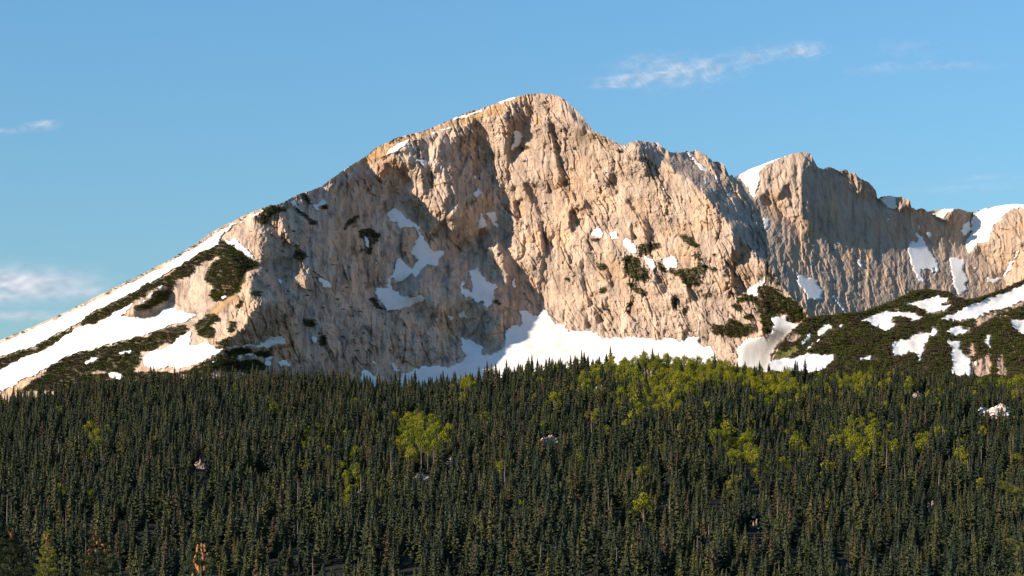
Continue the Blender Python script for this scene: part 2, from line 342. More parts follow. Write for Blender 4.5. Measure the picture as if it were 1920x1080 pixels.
A_SNOW = {
 "upper": ("long white snow strip running down the ridge under the skyline", PG("""
z1 -700,1090 -200,880 0,790 250,680 430,600 640,500 800,420 960,335 1100,250 1210,175 1290,130 1400,80 1480,40 1490,50 1400,95 1300,140 1250,180 1230,240 1130,280 1030,350 900,420 780,490 640,560 500,630 430,690 330,730 220,800 130,830 40,860 0,870 -200,960 -700,1170
""")),
 "middle": ("broad tapering snow slope below the dark shrub band on the ridge", PG("""
z1 -400,1060 0,940 100,880 220,840 280,810 330,770 440,700 540,680 640,620 760,555 740,590 680,640 740,640 830,650 880,640 910,600 970,585 1040,615 1120,625 1060,660 940,700 860,730 760,760 640,790 520,830 410,850 300,910 230,950 180,985 130,990 90,1030 0,1060 -400,1200
z1 740,600 870,500 860,525 800,565; 880,470 930,455 900,490
""")),
 "knoll": ("curved snow field around the foot of the small rock knoll", PG("""
z1 800,880 860,820 900,830 960,800 1000,760 1060,720 1080,760 1060,800 1180,790 1230,830 1300,810 1400,800 1510,800 1520,825 1430,815 1330,815 1250,840 1150,890 1100,910 1060,920 1000,935 940,920 880,940 800,920
t2 560,840 620,790 770,785 840,860 700,885 600,885 480,860
k7 250,410 340,380 420,385 540,420 640,400 700,440 830,450 880,500 820,550 760,500 690,450 560,440 440,410 340,410 280,450; 560,470 640,460 660,520 620,560; 260,600 300,570 350,600 320,660 290,700
z1 480,890 580,855 560,880 470,920; 650,845 760,825 720,850 650,852; 590,960 660,950 700,970 690,1000 620,980; 1240,535 1290,515 1270,545; 1170,900 1240,880 1230,895 1180,908
""")),
 "notch": ("thin snow gullies high on the left shoulder of the mountain", PG("""
t1 50,600 110,630 200,680 230,630 330,720 440,800 480,880 540,970 480,900 400,850 300,790 200,720 120,670; 840,235 930,210 960,280 1090,400 1000,350 900,290; 1110,270 1240,200 1280,250 1180,290 1200,340 1140,330; 1700,620 1740,630 1765,740 1740,760 1705,660; 1840,510 1870,530 1850,560
t2 1165,110 1270,140 1335,210 1330,250 1230,235; 715,100 770,170 770,220 720,180; 1080,780 1170,790 1160,860 1130,870; 1695,690 1740,740 1720,745
""")),
 "basin": ("branching snow patch in the shaded basin of the cliff", PG("""
t4 260,235 380,175 470,260 560,340 640,380 660,470 705,550 610,590 590,560 640,520 620,440 590,400 520,395 400,415 380,350 300,330
t4 560,600 620,590 700,565 740,580 750,630 830,660 930,660 900,740 860,760 855,840 800,830 730,800 660,880 620,940 600,980 540,890 580,840 610,780 580,720 535,680
t4 410,730 470,780 530,840 540,920 470,1000 430,1030 370,1000 330,960 300,1020 280,1080 250,1080 270,1000 330,900 370,800
t5 140,120 210,100 215,130 290,130 270,40 310,20 320,130 400,190 520,220 620,210 690,205 720,250 660,280 580,310 520,340 380,365 285,385 230,310 160,240 120,200 150,180
t5 820,440 860,480 850,515 830,500; 940,400 1025,450 1000,500 950,440
""")),
 "step": ("bright snow step above the lower rock buttress", PG("""
t5 1200,-80 1310,-130 1320,-50 1370,10 1400,40 1480,70 1500,50 1550,110 1490,130 1480,200 1500,240 1460,260 1440,310 1410,375 1350,310 1380,280 1320,260 1310,300 1230,260 1250,180 1220,140 1240,90 1210,60
t5 1100,20 1150,60 1130,130 1200,140 1250,180 1220,250 1150,230 1090,180; 1690,0 1710,20 1730,90 1780,160 1690,110; 1125,365 1200,470 1075,465 1100,400; 1860,270 1900,330 1890,350 1860,310
""")),
 "apron": ("wide snow apron at the foot of the sunlit cliff", PG("""
px 690,740 763,698 780,690 795,687 813,685 842,688 855,682 870,675 872,663 865,655 853,638 863,648 867,647 862,630 880,635 900,647 907,653 903,660 908,665 930,662 947,650 947,620 963,610 978,610 978,592 972,582 985,582 1000,592 1008,597 1010,590 1017,578 1020,577 1028,588 1045,605 1062,612 1070,620 1087,620 1108,620 1123,623 1122,632 1132,635 1142,632 1153,633 1168,634 1177,632 1210,632 1228,637 1240,635 1260,633 1275,640 1292,632 1312,630 1306,646 1336,650 1345,675 1345,740
px 677,695 686,692 700,705 715,712 715,740 677,740; 730,680 740,682 752,697 745,700 735,690; 694,673 705,680 708,687 700,684
r5 1515,760 1700,720 1740,640 1690,600 1750,590 1820,570 1830,620 1900,640 1920,650 1770,800 1720,860 1700,1000 1480,1000 1470,820
""")),
 "ledge": ("small white snow patches on ledges of the sunlit face", PG("""
t7 1120,650 1200,570 1230,570 1275,650 1250,690 1180,690; 1335,640 1410,610 1450,730 1400,720; 1505,700 1580,720 1660,780 1640,870 1610,895 1490,790; 985,850 1010,840 1035,910 1010,915; 1200,950 1230,960 1220,985; 1090,250 1180,230 1110,262
u2 265,370 330,360 380,380 420,500 400,545 350,500 300,420; 450,395 600,365 650,370 660,440 680,500 550,520 500,430; 1415,775 1500,700 1640,580 1665,650 1620,720 1560,710 1580,760 1560,830 1510,790; 330,540 420,630 380,610; 390,190 420,195 410,215; 1690,1050 1760,1040 1740,1080
""")),
 "alcove": ("shaded snow patches caught in the gullies below the summit", PG("""
t6 250,450 290,440 380,510 330,600 280,640 235,720 230,640 270,540; 280,710 325,640 300,710; 1470,650 1510,615 1540,625 1510,660
t4 1310,250 1350,250 1420,400 1380,390 1330,420 1295,410; 1370,215 1440,235 1510,205 1525,400 1480,390 1440,310 1400,290
t3 1245,990 1310,900 1340,960 1300,1040 1260,1020; 590,600 700,600 740,660 690,690 640,640; 1190,720 1250,770 1300,860 1270,840
u1 760,150 830,160 900,250 960,320 1050,380 1130,460 1120,500 1040,400 930,350 870,280 800,210; 900,330 960,440 1030,560 1130,670 1110,675 1000,550 930,440; 440,500 530,550 520,590; 1200,700 1240,570 1245,600 1270,720 1235,650
""")),
 "rim": ("broken snow cornice along the summit rim", PG("""
t3 240,560 290,480 400,420 540,350 500,430 400,500 330,520; 700,325 870,250 1030,200 1000,240 900,270 790,315; 900,200 1100,103 1340,33 1430,40 1300,80 1080,150; 1080,200 1200,150 1330,110 1230,155 1120,195; 0,700 100,620 70,670
t6 60,132 250,62 420,28 300,78 100,155
t1 1160,70 1260,10 1380,-40 1290,10
""")),
}
A_PINE = {
 "pyramid": ("green dwarf pine slope on the pyramid beside the snow strip", PG("""
z1 1230,190 1270,220 1450,340 1460,365 1390,385 1380,440 1340,510 1260,550 1210,560 1180,520 1200,460 1150,440 1160,390 1200,340 1240,300 1130,330 1080,400 1000,430 970,480 900,460 850,500 760,550 700,590 600,640 520,690 440,690 470,650 560,600 700,530 850,450 960,400 1050,330 1140,270 1220,240
z1 750,590 840,550 870,500 960,480 950,530 880,580 800,610; 640,650 690,660 720,685 660,680
""")),
 "band": ("dark shrub band crossing the lower end of the snow ridge", PG("""
z1 430,700 380,740 270,810 200,850 100,890 0,940 -200,1010 -200,950 0,880 60,855 150,830 200,820 240,790 330,740; 0,975 30,975 95,1020 60,1030 0,1010
""")),
 "foot": ("rolling shrub thicket above the forest edge below the ridge", PG("""
z1 410,850 520,830 640,800 760,760 840,760 860,730 950,700 1060,690 1040,740 980,800 920,790 860,830 790,840 780,900 740,950 640,950 540,940 460,1000 400,990 300,990 230,960 300,910; 840,870 880,855 910,870 880,890
z1 1060,940 1150,890 1250,850 1340,815 1420,830 1400,850 1330,860 1350,890 1450,880 1530,930 1400,960 1200,940 1180,980 1000,960; 1420,840 1510,830 1530,860 1450,870
z1 200,990 320,960 520,960 800,950 1000,960 1000,1060 100,1060
""")),
 "knoll": ("scattered shrubs on the orange rock knoll", PG("""
z1 1090,690 1180,620 1240,650 1170,690 1210,720 1180,760 1120,750; 1210,800 1300,760 1290,810 1240,830
t2 250,430 340,370 320,450 270,490; 30,850 180,800 160,880 80,910; 190,620 270,630 230,740 150,740; 420,270 560,280 500,330 430,310
""")),
 "shoulder": ("shrub tufts on the ledges of the shaded left face", PG("""
t1 560,300 640,280 720,290 800,270 820,330 700,350 640,390 600,480 500,480 450,400 580,350; 880,290 1000,340 1120,420 1190,510 1080,470 980,380; 860,620 920,700 1000,780 1050,870 980,900 900,860 930,760; 1560,400 1640,390 1500,540 1460,520; 1640,540 1780,530 1870,600 1850,680 1760,700 1770,830 1720,830 1700,660 1640,640; 1630,680 1690,780 1650,790; 980,140 1050,120 1050,190 1110,250 1050,240 990,190; 1200,270 1290,260 1290,310 1220,310
t2 1000,590 1080,580 1160,640 1100,690 1030,670; 1180,790 1260,760 1260,880 1200,900
t5 40,230 120,220 260,370 180,370
""")),
 "ledges": ("dark dwarf pine on the snowy ledges of the sunlit face", PG("""
u2 230,240 340,210 460,220 470,270 380,300 340,340 280,340 210,370 220,290; 40,380 100,340 200,380 240,470 320,500 340,560 310,650 230,640 110,600 60,560 60,470; 70,690 170,640 240,720 340,790 310,810 200,790 150,720; 660,110 740,110 830,150 860,220 910,290 860,270 790,220 720,200
u2 440,430 500,440 540,520 660,520 760,490 890,490 890,290 920,330 920,450 1020,480 960,540 910,560 930,690 880,690 780,720 720,650 670,590 620,540 500,550 440,500; 1030,490 1080,480 1130,510 1070,550; 930,800 1010,770 1060,800 960,850; 690,1000 780,910 800,960 740,1020; 600,850 650,830 650,980 610,930; 90,870 170,890 150,940 100,930; 1050,350 1100,350 1080,375; 1180,560 1270,530 1250,560 1200,600; 420,560 470,580 460,620; 570,720 620,700 610,740; 1070,640 1100,640 1085,665; 1160,700 1200,695 1170,720; 1120,830 1150,840 1140,875
t7 1190,990 1290,980 1310,1060 1220,1070; 1050,840 1140,870 1140,900 1080,870; 1120,690 1260,700 1200,740 1150,740; 1010,930 1070,940 1040,970
t8 1220,310 1280,270 1300,330 1370,340 1240,350; 1530,440 1610,480 1550,520; 830,180 900,180 890,240; 20,440 70,420 100,470 40,480
t6 360,620 470,620 430,655 330,680; 340,760 400,780 370,800; 1390,660 1520,670 1470,705
r5 780,800 840,775 890,790 870,805
""")),
 "corner": ("dense dwarf pine corner at the lower right edge of the sunlit face", PG("""
u2 1330,840 1400,800 1480,790 1560,850 1560,720 1640,700 1700,700 1780,800 1900,850 1920,1000 1800,1000 1720,930 1700,1040 1620,1040 1560,960 1540,880 1440,850 1380,880; 1260,920 1340,900 1390,970 1340,1000; 1420,1000 1500,1010 1480,1080 1410,1060
u4 600,800 730,770 860,860 920,970 830,1040 700,1040 690,920 600,860; 360,660 500,640 560,720 600,800 570,950 500,1000 540,1060 410,1080 390,900 350,800 370,750; 560,560 620,590 640,640 590,620; 0,1060 60,1010 150,1080
r5 1280,650 1380,650 1420,610 1490,640 1570,640 1580,700 1500,730 1400,730 1300,720; 1620,380 1700,370 1770,430 1900,500 1920,600 1880,640 1820,570 1740,560 1740,720 1660,720 1640,620 1620,470; 1200,750 1250,740 1260,770
""")),
}
A_OCHRE = PG("""
t3 0,600 130,480 250,410 380,380 540,330 700,290 880,210 1060,160 1250,90 1400,40 1590,-10 1590,90 1430,90 1250,150 1050,215 880,270 700,340 560,360 420,470 240,570 100,620 0,690
t6 0,180 180,110 400,40 380,90 200,160 0,230; 0,250 150,240 100,290 0,290; 430,300 600,310 560,380 470,330
z1 1130,640 1200,590 1290,530 1340,510 1330,560 1260,590 1220,640
t4 520,100 600,60 620,180 560,180
""")
A_RUST = PG("t3 150,640 380,560 420,720 330,760 200,780\nt3 60,640 160,600 150,760\nt1 1430,0 1900,-60 1900,40 1500,60")

# ------------------------------------------------------------------ survey of the far cliffs
B_TOP = poly_line("1300,375 1378,331 1409,316 1448,301 1484,289 1504,284 1519,288 1527,303 1537,316 1552,313 1576,319 1602,325 1614,335 1635,346 1642,356 1645,371 1662,369 1676,367 1705,374 1709,389 1733,393 1742,396 1766,392 1795,391 1822,398 1849,390 1884,384 1908,382 1920,384 1960,392 2010,380 2100,410 2200,440")
B_LIT = PG("""
u3 110,350 300,260 500,180 700,110 860,75 930,80 880,200 850,400 850,560 870,700 870,850 920,940 910,1010 840,980 760,900 700,830 600,760 560,720 510,690 490,600 480,480 440,560 380,580 350,620 300,600 220,500 180,420; 1080,280 1150,250 1110,370 1080,370; 1250,280 1440,330 1490,360 1500,560 1460,580 1440,460 1400,400 1300,350
u5 280,130 480,95 640,140 650,240 560,220 530,290 480,260 400,230 330,200; 850,260 1190,230 1100,290 1060,430 960,380 900,320; 1340,290 1600,220 1820,180 2200,150 2200,600 1920,600 1830,780 1750,930 1680,900 1600,850 1540,850 1450,750 1400,640 1340,740 1290,760 1250,640 1340,480; 1700,1000 1760,930 1920,640 2200,640 2200,1500 1760,1500
""")
B_SHADE = PG("""
u3 520,220 545,230 515,350 490,450 480,380; 740,230 765,130 785,300 805,480 820,720 785,700 785,500 735,400 725,280; 600,560 640,480 700,440 720,560 780,720 740,680 680,600 620,620 570,640
u5 1570,560 1620,590 1600,670 1560,620; 1780,430 1830,470 1880,560 1900,640 1850,560 1800,480
""")
B_SNOW = {
 "peak": ("bright snow flank falling from the second peak", PG("""
u3 0,400 110,345 300,262 500,182 700,109 860,76 720,128 540,200 440,250 400,330 380,440 350,520 350,620 300,600 260,520 190,420 140,380
""")),
 "bowl": ("grey shaded snow patches on the far cliff", PG("""
u4 795,460 900,530 990,545 1050,610 1110,720 1060,760 1180,830 1090,790 1030,790 930,780 860,690 810,600; 1165,750 1210,750 1185,690 1240,760 1380,940 1345,940 1240,795; 1215,100 1260,130 1310,200 1250,170; 1215,160 1290,230 1240,210; 1460,290 1530,350 1575,430 1520,410 1480,360; 1065,260 1115,360 1080,330; 1225,450 1265,495 1240,490; 1725,720 1790,775 1740,750
u3 415,830 500,840 480,960 440,960
""")),
 "slab": ("large dull snow slab hanging on the far cliff", PG("""
u5 620,610 720,630 700,500 790,590 810,640 900,770 960,880 980,940 960,980 900,920 920,1020 860,920 760,940 760,990 840,1080 740,1080 690,970 660,860 630,830; 810,490 900,540 860,600 820,540
""")),
 "couloir": ("blue shaded couloir of snow between the far cliffs", PG("""
u5 1060,790 1260,800 1250,920 1290,1030 1250,1200 1180,1260 1130,1100 1090,880; 1250,580 1240,640 1180,720 1140,760 1200,670; 1220,430 1340,380 1320,500 1250,570 1210,500
""")),
 "dome": ("bright snow dome on the skyline at the right end of the far ridge", PG("""
u5 1340,290 1600,215 1820,170 2200,160 2200,230 1920,235 1800,240 1700,340 1600,420 1550,500 1540,640 1440,630 1380,660 1330,740 1290,760 1260,650 1330,500; 1350,960 1390,870 1380,960; 1490,970 1530,1040 1680,1020 1720,940 1760,940 1700,1040 1600,1080 1500,1080; 1700,960 1900,640 1920,640 1760,950
""")),
 "caps": ("small snow caps on the notched far skyline", PG("""
u5 280,125 480,92 500,180 480,260 400,230 330,190; 850,258 1190,225 1080,290 1040,350 960,380; 340,300 400,390 380,400; 1190,270 1340,285 1330,320
""")),
}
# ------------------------------------------------------------------ survey of the near hill
C_TOP = poly_line("1380,745 1440,690 1463,648 1487,619 1512,595 1540,592 1587,588 1614,585 1647,574 1668,567 1691,555 1712,545 1736,542 1777,547 1801,559 1813,562 1840,557 1869,547 1899,534 1920,524 1960,508 2050,480 2200,470")
C_SNOW = {
 "shelf": ("winding snow shelf across the middle of the shrubby hill", PG("""
u6 1040,420 1150,370 1350,310 1420,330 1500,320 1600,340 1680,350 1700,370 1760,370 1740,400 1620,440 1550,390 1470,370 1400,390 1380,450 1450,470 1380,510 1310,540 1250,500 1100,450; 560,510 640,470 715,435 720,510 640,570 560,600; 380,790 450,710 560,630 610,600 580,650 470,740; 360,680 420,620 490,540 500,590 440,650 370,720; 780,520 800,465 840,480 830,520; 980,495 1050,500 1040,520
""")),
 "crest": ("snow saddle under the dark crest of the shrubby hill", PG("""
u7 370,265 540,240 700,210 720,155 780,160 860,180 970,185 940,235 870,240 865,290 990,280 1000,300 830,380 700,390 650,380 690,350 560,330 490,290; 285,250 310,225 345,228 325,265
""")),
 "ramp": ("long bright snow ramp rising to the right edge", PG("""
u7 830,460 1000,390 1200,300 1400,220 1600,150 1780,80 1880,35 1914,22 2400,-60 2400,160 1914,220 1830,270 1700,330 1600,355 1450,390 1300,450 1200,480 1070,500 1000,480; 1500,450 1690,400 1600,440 1500,465
""")),
 "hollow": ("snow hollow between the shrubby mounds above the trees", PG("""
u6 1370,720 1420,660 1500,640 1620,600 1700,560 1830,560 1810,640 1770,690 1770,760 1720,800 1720,900 1690,940 1670,800 1600,770 1500,820 1430,830
u7 730,560 820,520 750,550 830,640 780,690 730,690; 910,620 1030,560 1130,540 1120,620 1280,570 1200,630 1060,690 980,650
""")),
 "chute": ("snow chute dropping between two green mounds", PG("""
u7 880,740 1000,720 1090,750 1090,830 1120,890 1165,940 1170,1180 980,1180 980,920 1000,850 900,760; 1180,960 1245,960 1240,1180 1180,1180
""")),
 "specks": ("snow scraps among the shrubs at the right edge", PG("""
u7 1370,750 1430,700 1420,650 1490,660 1470,800 1520,870 1450,820; 1710,500 1914,470 2300,440 2300,800 1914,700 1850,610 1760,560; 1530,730 1570,725 1580,765; 1760,790 1810,820 1870,900 1800,860; 1280,1010 1340,1000 1300,1100
""")),
 "meadow": ("flat snow meadow behind the yellow-green trees", PG("""
u6 -100,880 150,860 210,850 400,810 740,800 740,860 600,1000 150,1000 -100,1000; 1000,860 1060,820 1180,810 1180,850 1120,870
""")),
}
C_ROCK = PG("""
u7 1270,460 1450,400 1600,370 1700,345 1830,270 1914,220 1914,290 1750,340 1600,390 1500,450 1350,530 1270,560; 1220,770 1280,760 1290,930 1180,960 1200,850; 1250,1000 1480,900 1500,1180 1240,1180; 1570,930 1630,890 1680,1180 1550,1180; 1700,660 1760,700 1820,740 1760,740
u6 200,660 260,560 380,580 340,660 220,670; 1330,230 1400,220 1390,250; 1430,270 1470,260 1470,310 1420,320
""")
C_MEADOW = PG("u6 0,850 160,740 280,700 370,740 200,840 0,870")
# ------------------------------------------------------------------ terrain builder
def smoothstep(a, b, x):
    t = np.clip((x - a) / (b - a), 0, 1); return t * t * (3 - 2 * t)

def build_layer(name, R, top, bot, step, nrow, H, HS, colf, snow, snowmask, label, cat, jag, back):
    """a mountain side surveyed on R: rock mesh with its far slope, and its snow fields"""
    xs = np.arange(top[0, 0], top[-1, 0] + .1, step)
    t = np.interp(xs, top[:, 0], top[:, 1])
    rough = np.interp(xs, jag[:, 0], jag[:, 1])
    t = t + rough * (perlin(xs / 13.0, xs * 0 + 3.3, 5) * 1.6 + perlin(xs / 5.0, xs * 0 + 8.3, 6) * 1.1)
    b = np.maximum(np.full_like(xs, bot), t + 12)
    v = np.linspace(0, 1, nrow)
    PX = np.repeat(xs[None, :], nrow, 0); PY = t[None, :] + (b - t)[None, :] * v[:, None]
    D = R.sample(H, PX, PY)
    co = place(PX, PY, D)
    crest = co[0]
    backs = []
    for dy, dz in back:
        c = crest.copy(); c[:, 1] += dy; c[:, 2] -= dz
        backs.append(c)
    allco = np.concatenate([np.stack(backs[::-1]), co], 0) if backs else co
    nr, nc = allco.shape[:2]
    idx = np.arange(nr * nc).reshape(nr, nc)
    f = np.stack([idx[:-1, :-1], idx[1:, :-1], idx[1:, 1:], idx[:-1, 1:]], -1).reshape(-1, 4)
    col = colf(PX, PY)
    colall = np.concatenate([np.repeat(col[:1], len(backs), 0), col], 0)
    o = obj(name, mesh_np(name, allco.reshape(-1, 3), f, M_ROCK, False, colall.reshape(-1, 3)))
    tag(o, label, cat, kind="structure")
    idx = np.arange(nrow * len(xs)).reshape(nrow, len(xs))
    DS = R.sample(HS, PX, PY)
    for key, (lab, polys) in snow.items():
        m = R.sample(snowmask[key], PX, PY)
        off = np.clip((m - 0.5) * 2, -1, 1)
        d = np.where(off > 0, np.minimum(DS, D + 0.6) - off * 2.4 - 0.15, DS - off * 5.0)
        q = np.minimum(np.minimum(m[:-1, :-1], m[1:, :-1]), np.minimum(m[1:, 1:], m[:-1, 1:])) > 0.42
        if not q.any(): continue
        sc = place(PX, PY, d)
        f = np.stack([idx[:-1, :-1], idx[1:, :-1], idx[1:, 1:], idx[:-1, 1:]], -1)[q]
        used, inv = np.unique(f.ravel(), return_inverse=True)
        s = obj("snow_field", mesh_np("snow_field", sc.reshape(-1, 3)[used], inv.reshape(-1, 4), M_SNOW))
        tag(s, lab, "snow", kind="stuff")
    return o

_noise_cache = {}
def raster_noise(R):
    if id(R) not in _noise_cache:
        X, Y = R.X, R.Y
        wx = 5.5 * fbm(X / 16, Y / 13, 3, 141, .6) + 2.6 * fbm(X / 4.5, Y / 4, 2, 142); wy = 5.0 * fbm(X / 15, Y / 13, 3, 143, .6) + 2.6 * fbm(X / 4, Y / 4.5, 2, 144)
        _noise_cache[id(R)] = (wx, wy, fbm(X / 3.4, Y / 4.2, 2, 45), fbm(X / 7.0, Y / 5.5, 4, 40, 0.65))
    return _noise_cache[id(R)]
def soft_mask(R, polys, r=2.2, amp=0.6, seed=0, fleck=0, warp=1.0):
    """area with a ragged natural edge, and for snow a halo of scraps"""
    wx, wy, fl, n = raster_noise(R)
    F = R.fill(polys)
    if fleck:
        halo = blur(F, 7 / R.step)
        F = np.maximum(F, ((halo > .06) & (fl > .42 - .35 * halo)).astype(float)); F = np.where((fl < -.36) & (halo < .8), 0, F)
    jj, ii = np.nonzero(blur(F, 9 / R.step) > 0)
    if not len(jj): return F
    a, b, c, d = jj.min(), jj.max() + 1, ii.min(), ii.max() + 1
    G = np.zeros_like(F); G[a:b, c:d] = R.sample(F, R.X[a:b, c:d] + wx[a:b, c:d] * warp, R.Y[a:b, c:d] + wy[a:b, c:d] * warp)
    m = blur(G, r / R.step)
    return np.clip((m + amp * n * (4 * m * (1 - m)) - 0.5) * 2.0 + 0.5, 0, 1)

BACK = [(10, 3), (35, 12), (90, 36), (200, 90), (420, 210), (800, 430)]

# ---- main mountain
STEP = 1.5
RA = Raster(-430, 1565, 150, 790, STEP)
MPP = 0.64
X, Y = RA.X, RA.Y
lit = RA.fill(A_WING); lit = RA.fill(A_LIT, 1.0, lit); lit = RA.fill(A_SHADE, 0.0, lit)
slope_w = smoothstep(470, 400, X + (Y - 560) * 0.25 - 20)            # the open ridge slope at the left
knoll = RA.fill(PG("px 395,660 440,560 455,510 478,498 505,505 540,560 590,700 395,700"))
slope_w = slope_w * (1 - blur(knoll, 4))
a_snow = {k: soft_mask(RA, v[1], 1.6, 0.8, seed=i, fleck=k not in ('upper', 'middle', 'rim')) for i, (k, v) in enumerate(A_SNOW.items())}
snow_all = np.max(np.stack(list(a_snow.values())), 0)
apron = RA.fill(A_SNOW["apron"][1])
_wx, _wy = raster_noise(RA)[:2]
lit = RA.sample(lit, X + .8 * _wx, Y + .8 * _wy)
litb = blur(lit, 1.2)
shg = np.interp(RA.xs, [430, 590, 620, 680, 710, 930, 980, 1560], [1.15, 1.15, 1.5, 1.5, 1.0, 1.0, 1.3, 1.4])[None, :]
gx = shg - litb * (shg + 0.85)
gx = gx * (1 - slope_w) + (-0.60) * slope_w
shl = blur(RA.fill(A_SHADE_LEFT), 2); gx = gx * (1 - shl) + 1.1 * shl
gz = 0.32 + 0.3 * litb
gz = gz + 0.55 * blur(snow_all, 3) * (1 - slope_w)
gz = gz * (1 - slope_w) + 0.80 * slope_w
rimw = blur(np.maximum(RA.fill(A_OCHRE[:3]), RA.fill(A_SNOW['rim'][1])), 1.5); gx = gx * (1 - rimw) - 0.7 * rimw; gz = gz * (1 - rimw) + 1.5 * rimw
ap = blur(apron, 4); gz = gz * (1 - ap) + 1.5 * ap; gx = gx * (1 - ap) + 0.05 * ap
hs = blur(snow_all * (1 - apron), 3) * (1 - slope_w); gx = gx * (1 - 0.45 * hs) + 0.02 * hs
foot = np.interp(RA.xs, [-430, 0, 300, 430, 490, 590, 690, 850, 950, 1050, 1200, 1350, 1440, 1560], [2720, 2610, 2510, 2480, 2500, 2560, 2650, 2660, 2685, 2660, 2590, 2540, 2540, 2690])
h0 = foot[None, :] + (700 - Y) * MPP * (0.5 + 0.3 * slope_w)
HA = screened(gx * MPP * STEP, -gz * MPP * STEP, h0, 300 / STEP, 0.10)
slab = smoothstep(-.35, .35, fbm((X - .3 * Y) / 55, Y / 110, 2, 171)); rock = (0.42 + 0.66 * slab) * (1.0 + 0.05 * blur(lit, 6)) * (1 - 0.8 * slope_w) * (1 - 0.85 * blur(snow_all, 1.5))
sh = np.where(X > 930, 0.32, 0.10); sh = blur(sh, 30)
U = X - sh * (Y - 400); W = 6 * fbm(X / 60, Y / 60, 2, 9)
n1 = fbm((U + W) / 46, Y / 150, 3, 1, 0.5, True)
n2 = fbm((U + W) / 17, Y / 34, 3, 2, 0.55)
n3 = fbm(U / 6.5, Y / 10, 3, 3, 0.6)
crk = np.maximum(1 - np.abs(perlin((U + 2 * W) / 30, Y / 95, 5)) / 0.07, 0) * 3.0 + np.maximum(1 - np.abs(perlin((U + W) / 13, Y / 30, 6)) / 0.10, 0) * 1.6
n4 = fbm((X - 0.7 * Y) / 24, (Y + .4 * X) / 60, 3, 4, 0.5, True)
fc = 3.0 * facets((U + W) / 26, Y / 52, 1) + 2.7 * facets((U + W) / 11, Y / 20, 2) + 1.5 * facets(U / 5.2, Y / 8, 3) + 0.6 * facets(U / 3, Y / 4, 7)
crk2 = np.maximum(1 - np.abs(perlin((X - np.where(X > 930, .42, .12) * Y + 1.5 * W) / 62, Y / 340, 8)) / 0.035, 0) * 5.0 * smoothstep(-.3, .2, fbm(X / 80, Y / 80, 2, 193))
crk = crk + crk2
HA_noise = -(2.2 * n1 + 1.8 * n2 + 1.4 * n3 + 1.6 * n4) + 1.3 * crk + fc
wob = 4.0 * fbm(X / 90, Y / 60, 3, 21) * slope_w + 1.2 * fbm(X / 22, Y / 16, 3, 22) * slope_w * (1 - snow_all)
HS_A = blur(HA, 2) + wob + 0.5 * fbm(X / 30, Y / 40, 2, 33)
kn_top = R_kn = blur(RA.fill(PG("z1 1350,500 1375,420 1390,390 1450,368 1490,385 1530,450 1600,560 1650,680 1660,800 1500,830 1200,830 1100,740 1250,570")), 1.2)
kn_top = kn_top * smoothstep(680, 560, Y)
groove = blur(RA.sample(RA.fill(A_SHADE), X + .9 * _wx, Y + .9 * _wy), 1.4) * smoothstep(-.5, .3, fbm(X / 30, Y / 30, 2, 191))
HA = HA + HA_noise * rock + wob - 34 * kn_top + 5.0 * groove
HS_A = HS_A - 34 * kn_top
pine_a = {k: soft_mask(RA, v[1], 1.5, 0.5, seed=20 + i) for i, (k, v) in enumerate(A_PINE.items())}
spk = fbm(RA.X / 11, RA.Y / 8, 4, 181, .6)
left_zone = blur(RA.fill(PG("px 440,470 560,390 700,400 760,520 720,560 860,620 870,680 700,700 560,690 500,600")), 14)
pine_a["shoulder"] = np.maximum(pine_a["shoulder"], smoothstep(.40, .46, spk + .22 * (left_zone - 1)) * (left_zone > .05))
right_zone = blur(RA.fill(PG("px 1090,470 1180,420 1330,440 1420,500 1460,560 1440,640 1300,640 1180,560")), 14)
pine_a["ledges"] = np.maximum(pine_a["ledges"], smoothstep(.46, .52, spk + .28 * (right_zone - 1)) * (right_zone > .05))
pine_all = np.max(np.stack(list(pine_a.values())), 0)
ochre = soft_mask(RA, A_OCHRE, 2.5, 0.5, 60); rust = soft_mask(RA, A_RUST, 8, 0.5, 61)
def col_a(px, py):
    p = RA.sample(pine_all, px, py)[..., None]; oc = RA.sample(ochre, px, py)[..., None]; ru = RA.sample(rust, px, py)[..., None]
    c = np.array([0.458, 0.338, 0.248]) + 0 * p
    kn = RA.sample(blur(knoll, 6), px, py)[..., None]
    c = c * (1 - 0.4 * kn) + np.array([0.45, 0.28, 0.16]) * 0.4 * kn
    far = smoothstep(1380, 1440, px)[..., None]
    v = (0.5 + 0.5 * fbm(px / 70, py / 110, 3, 71))[..., None]
    c = c * (0.90 + 0.2 * v)
    st = np.clip(fbm(px / 9, py / 120, 3, 72) * 1.6, 0, 1)[..., None]
    c = c * (1 - 0.38 * st)
    c = c * (1.03 - 0.26 * np.clip(facets(px / 16, py / 34, 9) * 1.2, -.7, 1)[..., None])
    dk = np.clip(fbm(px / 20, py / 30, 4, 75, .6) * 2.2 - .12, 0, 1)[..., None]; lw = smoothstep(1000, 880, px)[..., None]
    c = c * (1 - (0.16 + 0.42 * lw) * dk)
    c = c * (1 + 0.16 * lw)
    c = c * (1 - ru * 0.55) + np.array([0.42, 0.21, 0.10]) * ru * 0.55
    g = (0.5 + 0.5 * fbm(px / 8, py / 6, 2, 73))[..., None]
    c = c * (1 - oc * 0.75) + (np.array([0.42, 0.24, 0.09]) * (0.7 + 0.5 * g)) * oc * 0.75
    c = c * (1 - p * 0.85) + np.array([0.05, 0.045, 0.022]) * p * 0.85
    return c
jagA = poly_line("-430,0.5 400,0.6 560,1.0 700,0.6 960,0.6 1050,1.2 1150,1.8 1440,2.2 1560,1.0")
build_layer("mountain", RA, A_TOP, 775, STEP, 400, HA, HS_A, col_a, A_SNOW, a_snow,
            "tan limestone mountain with a steep sunlit face and rounded summit", "mountain", jagA, BACK)

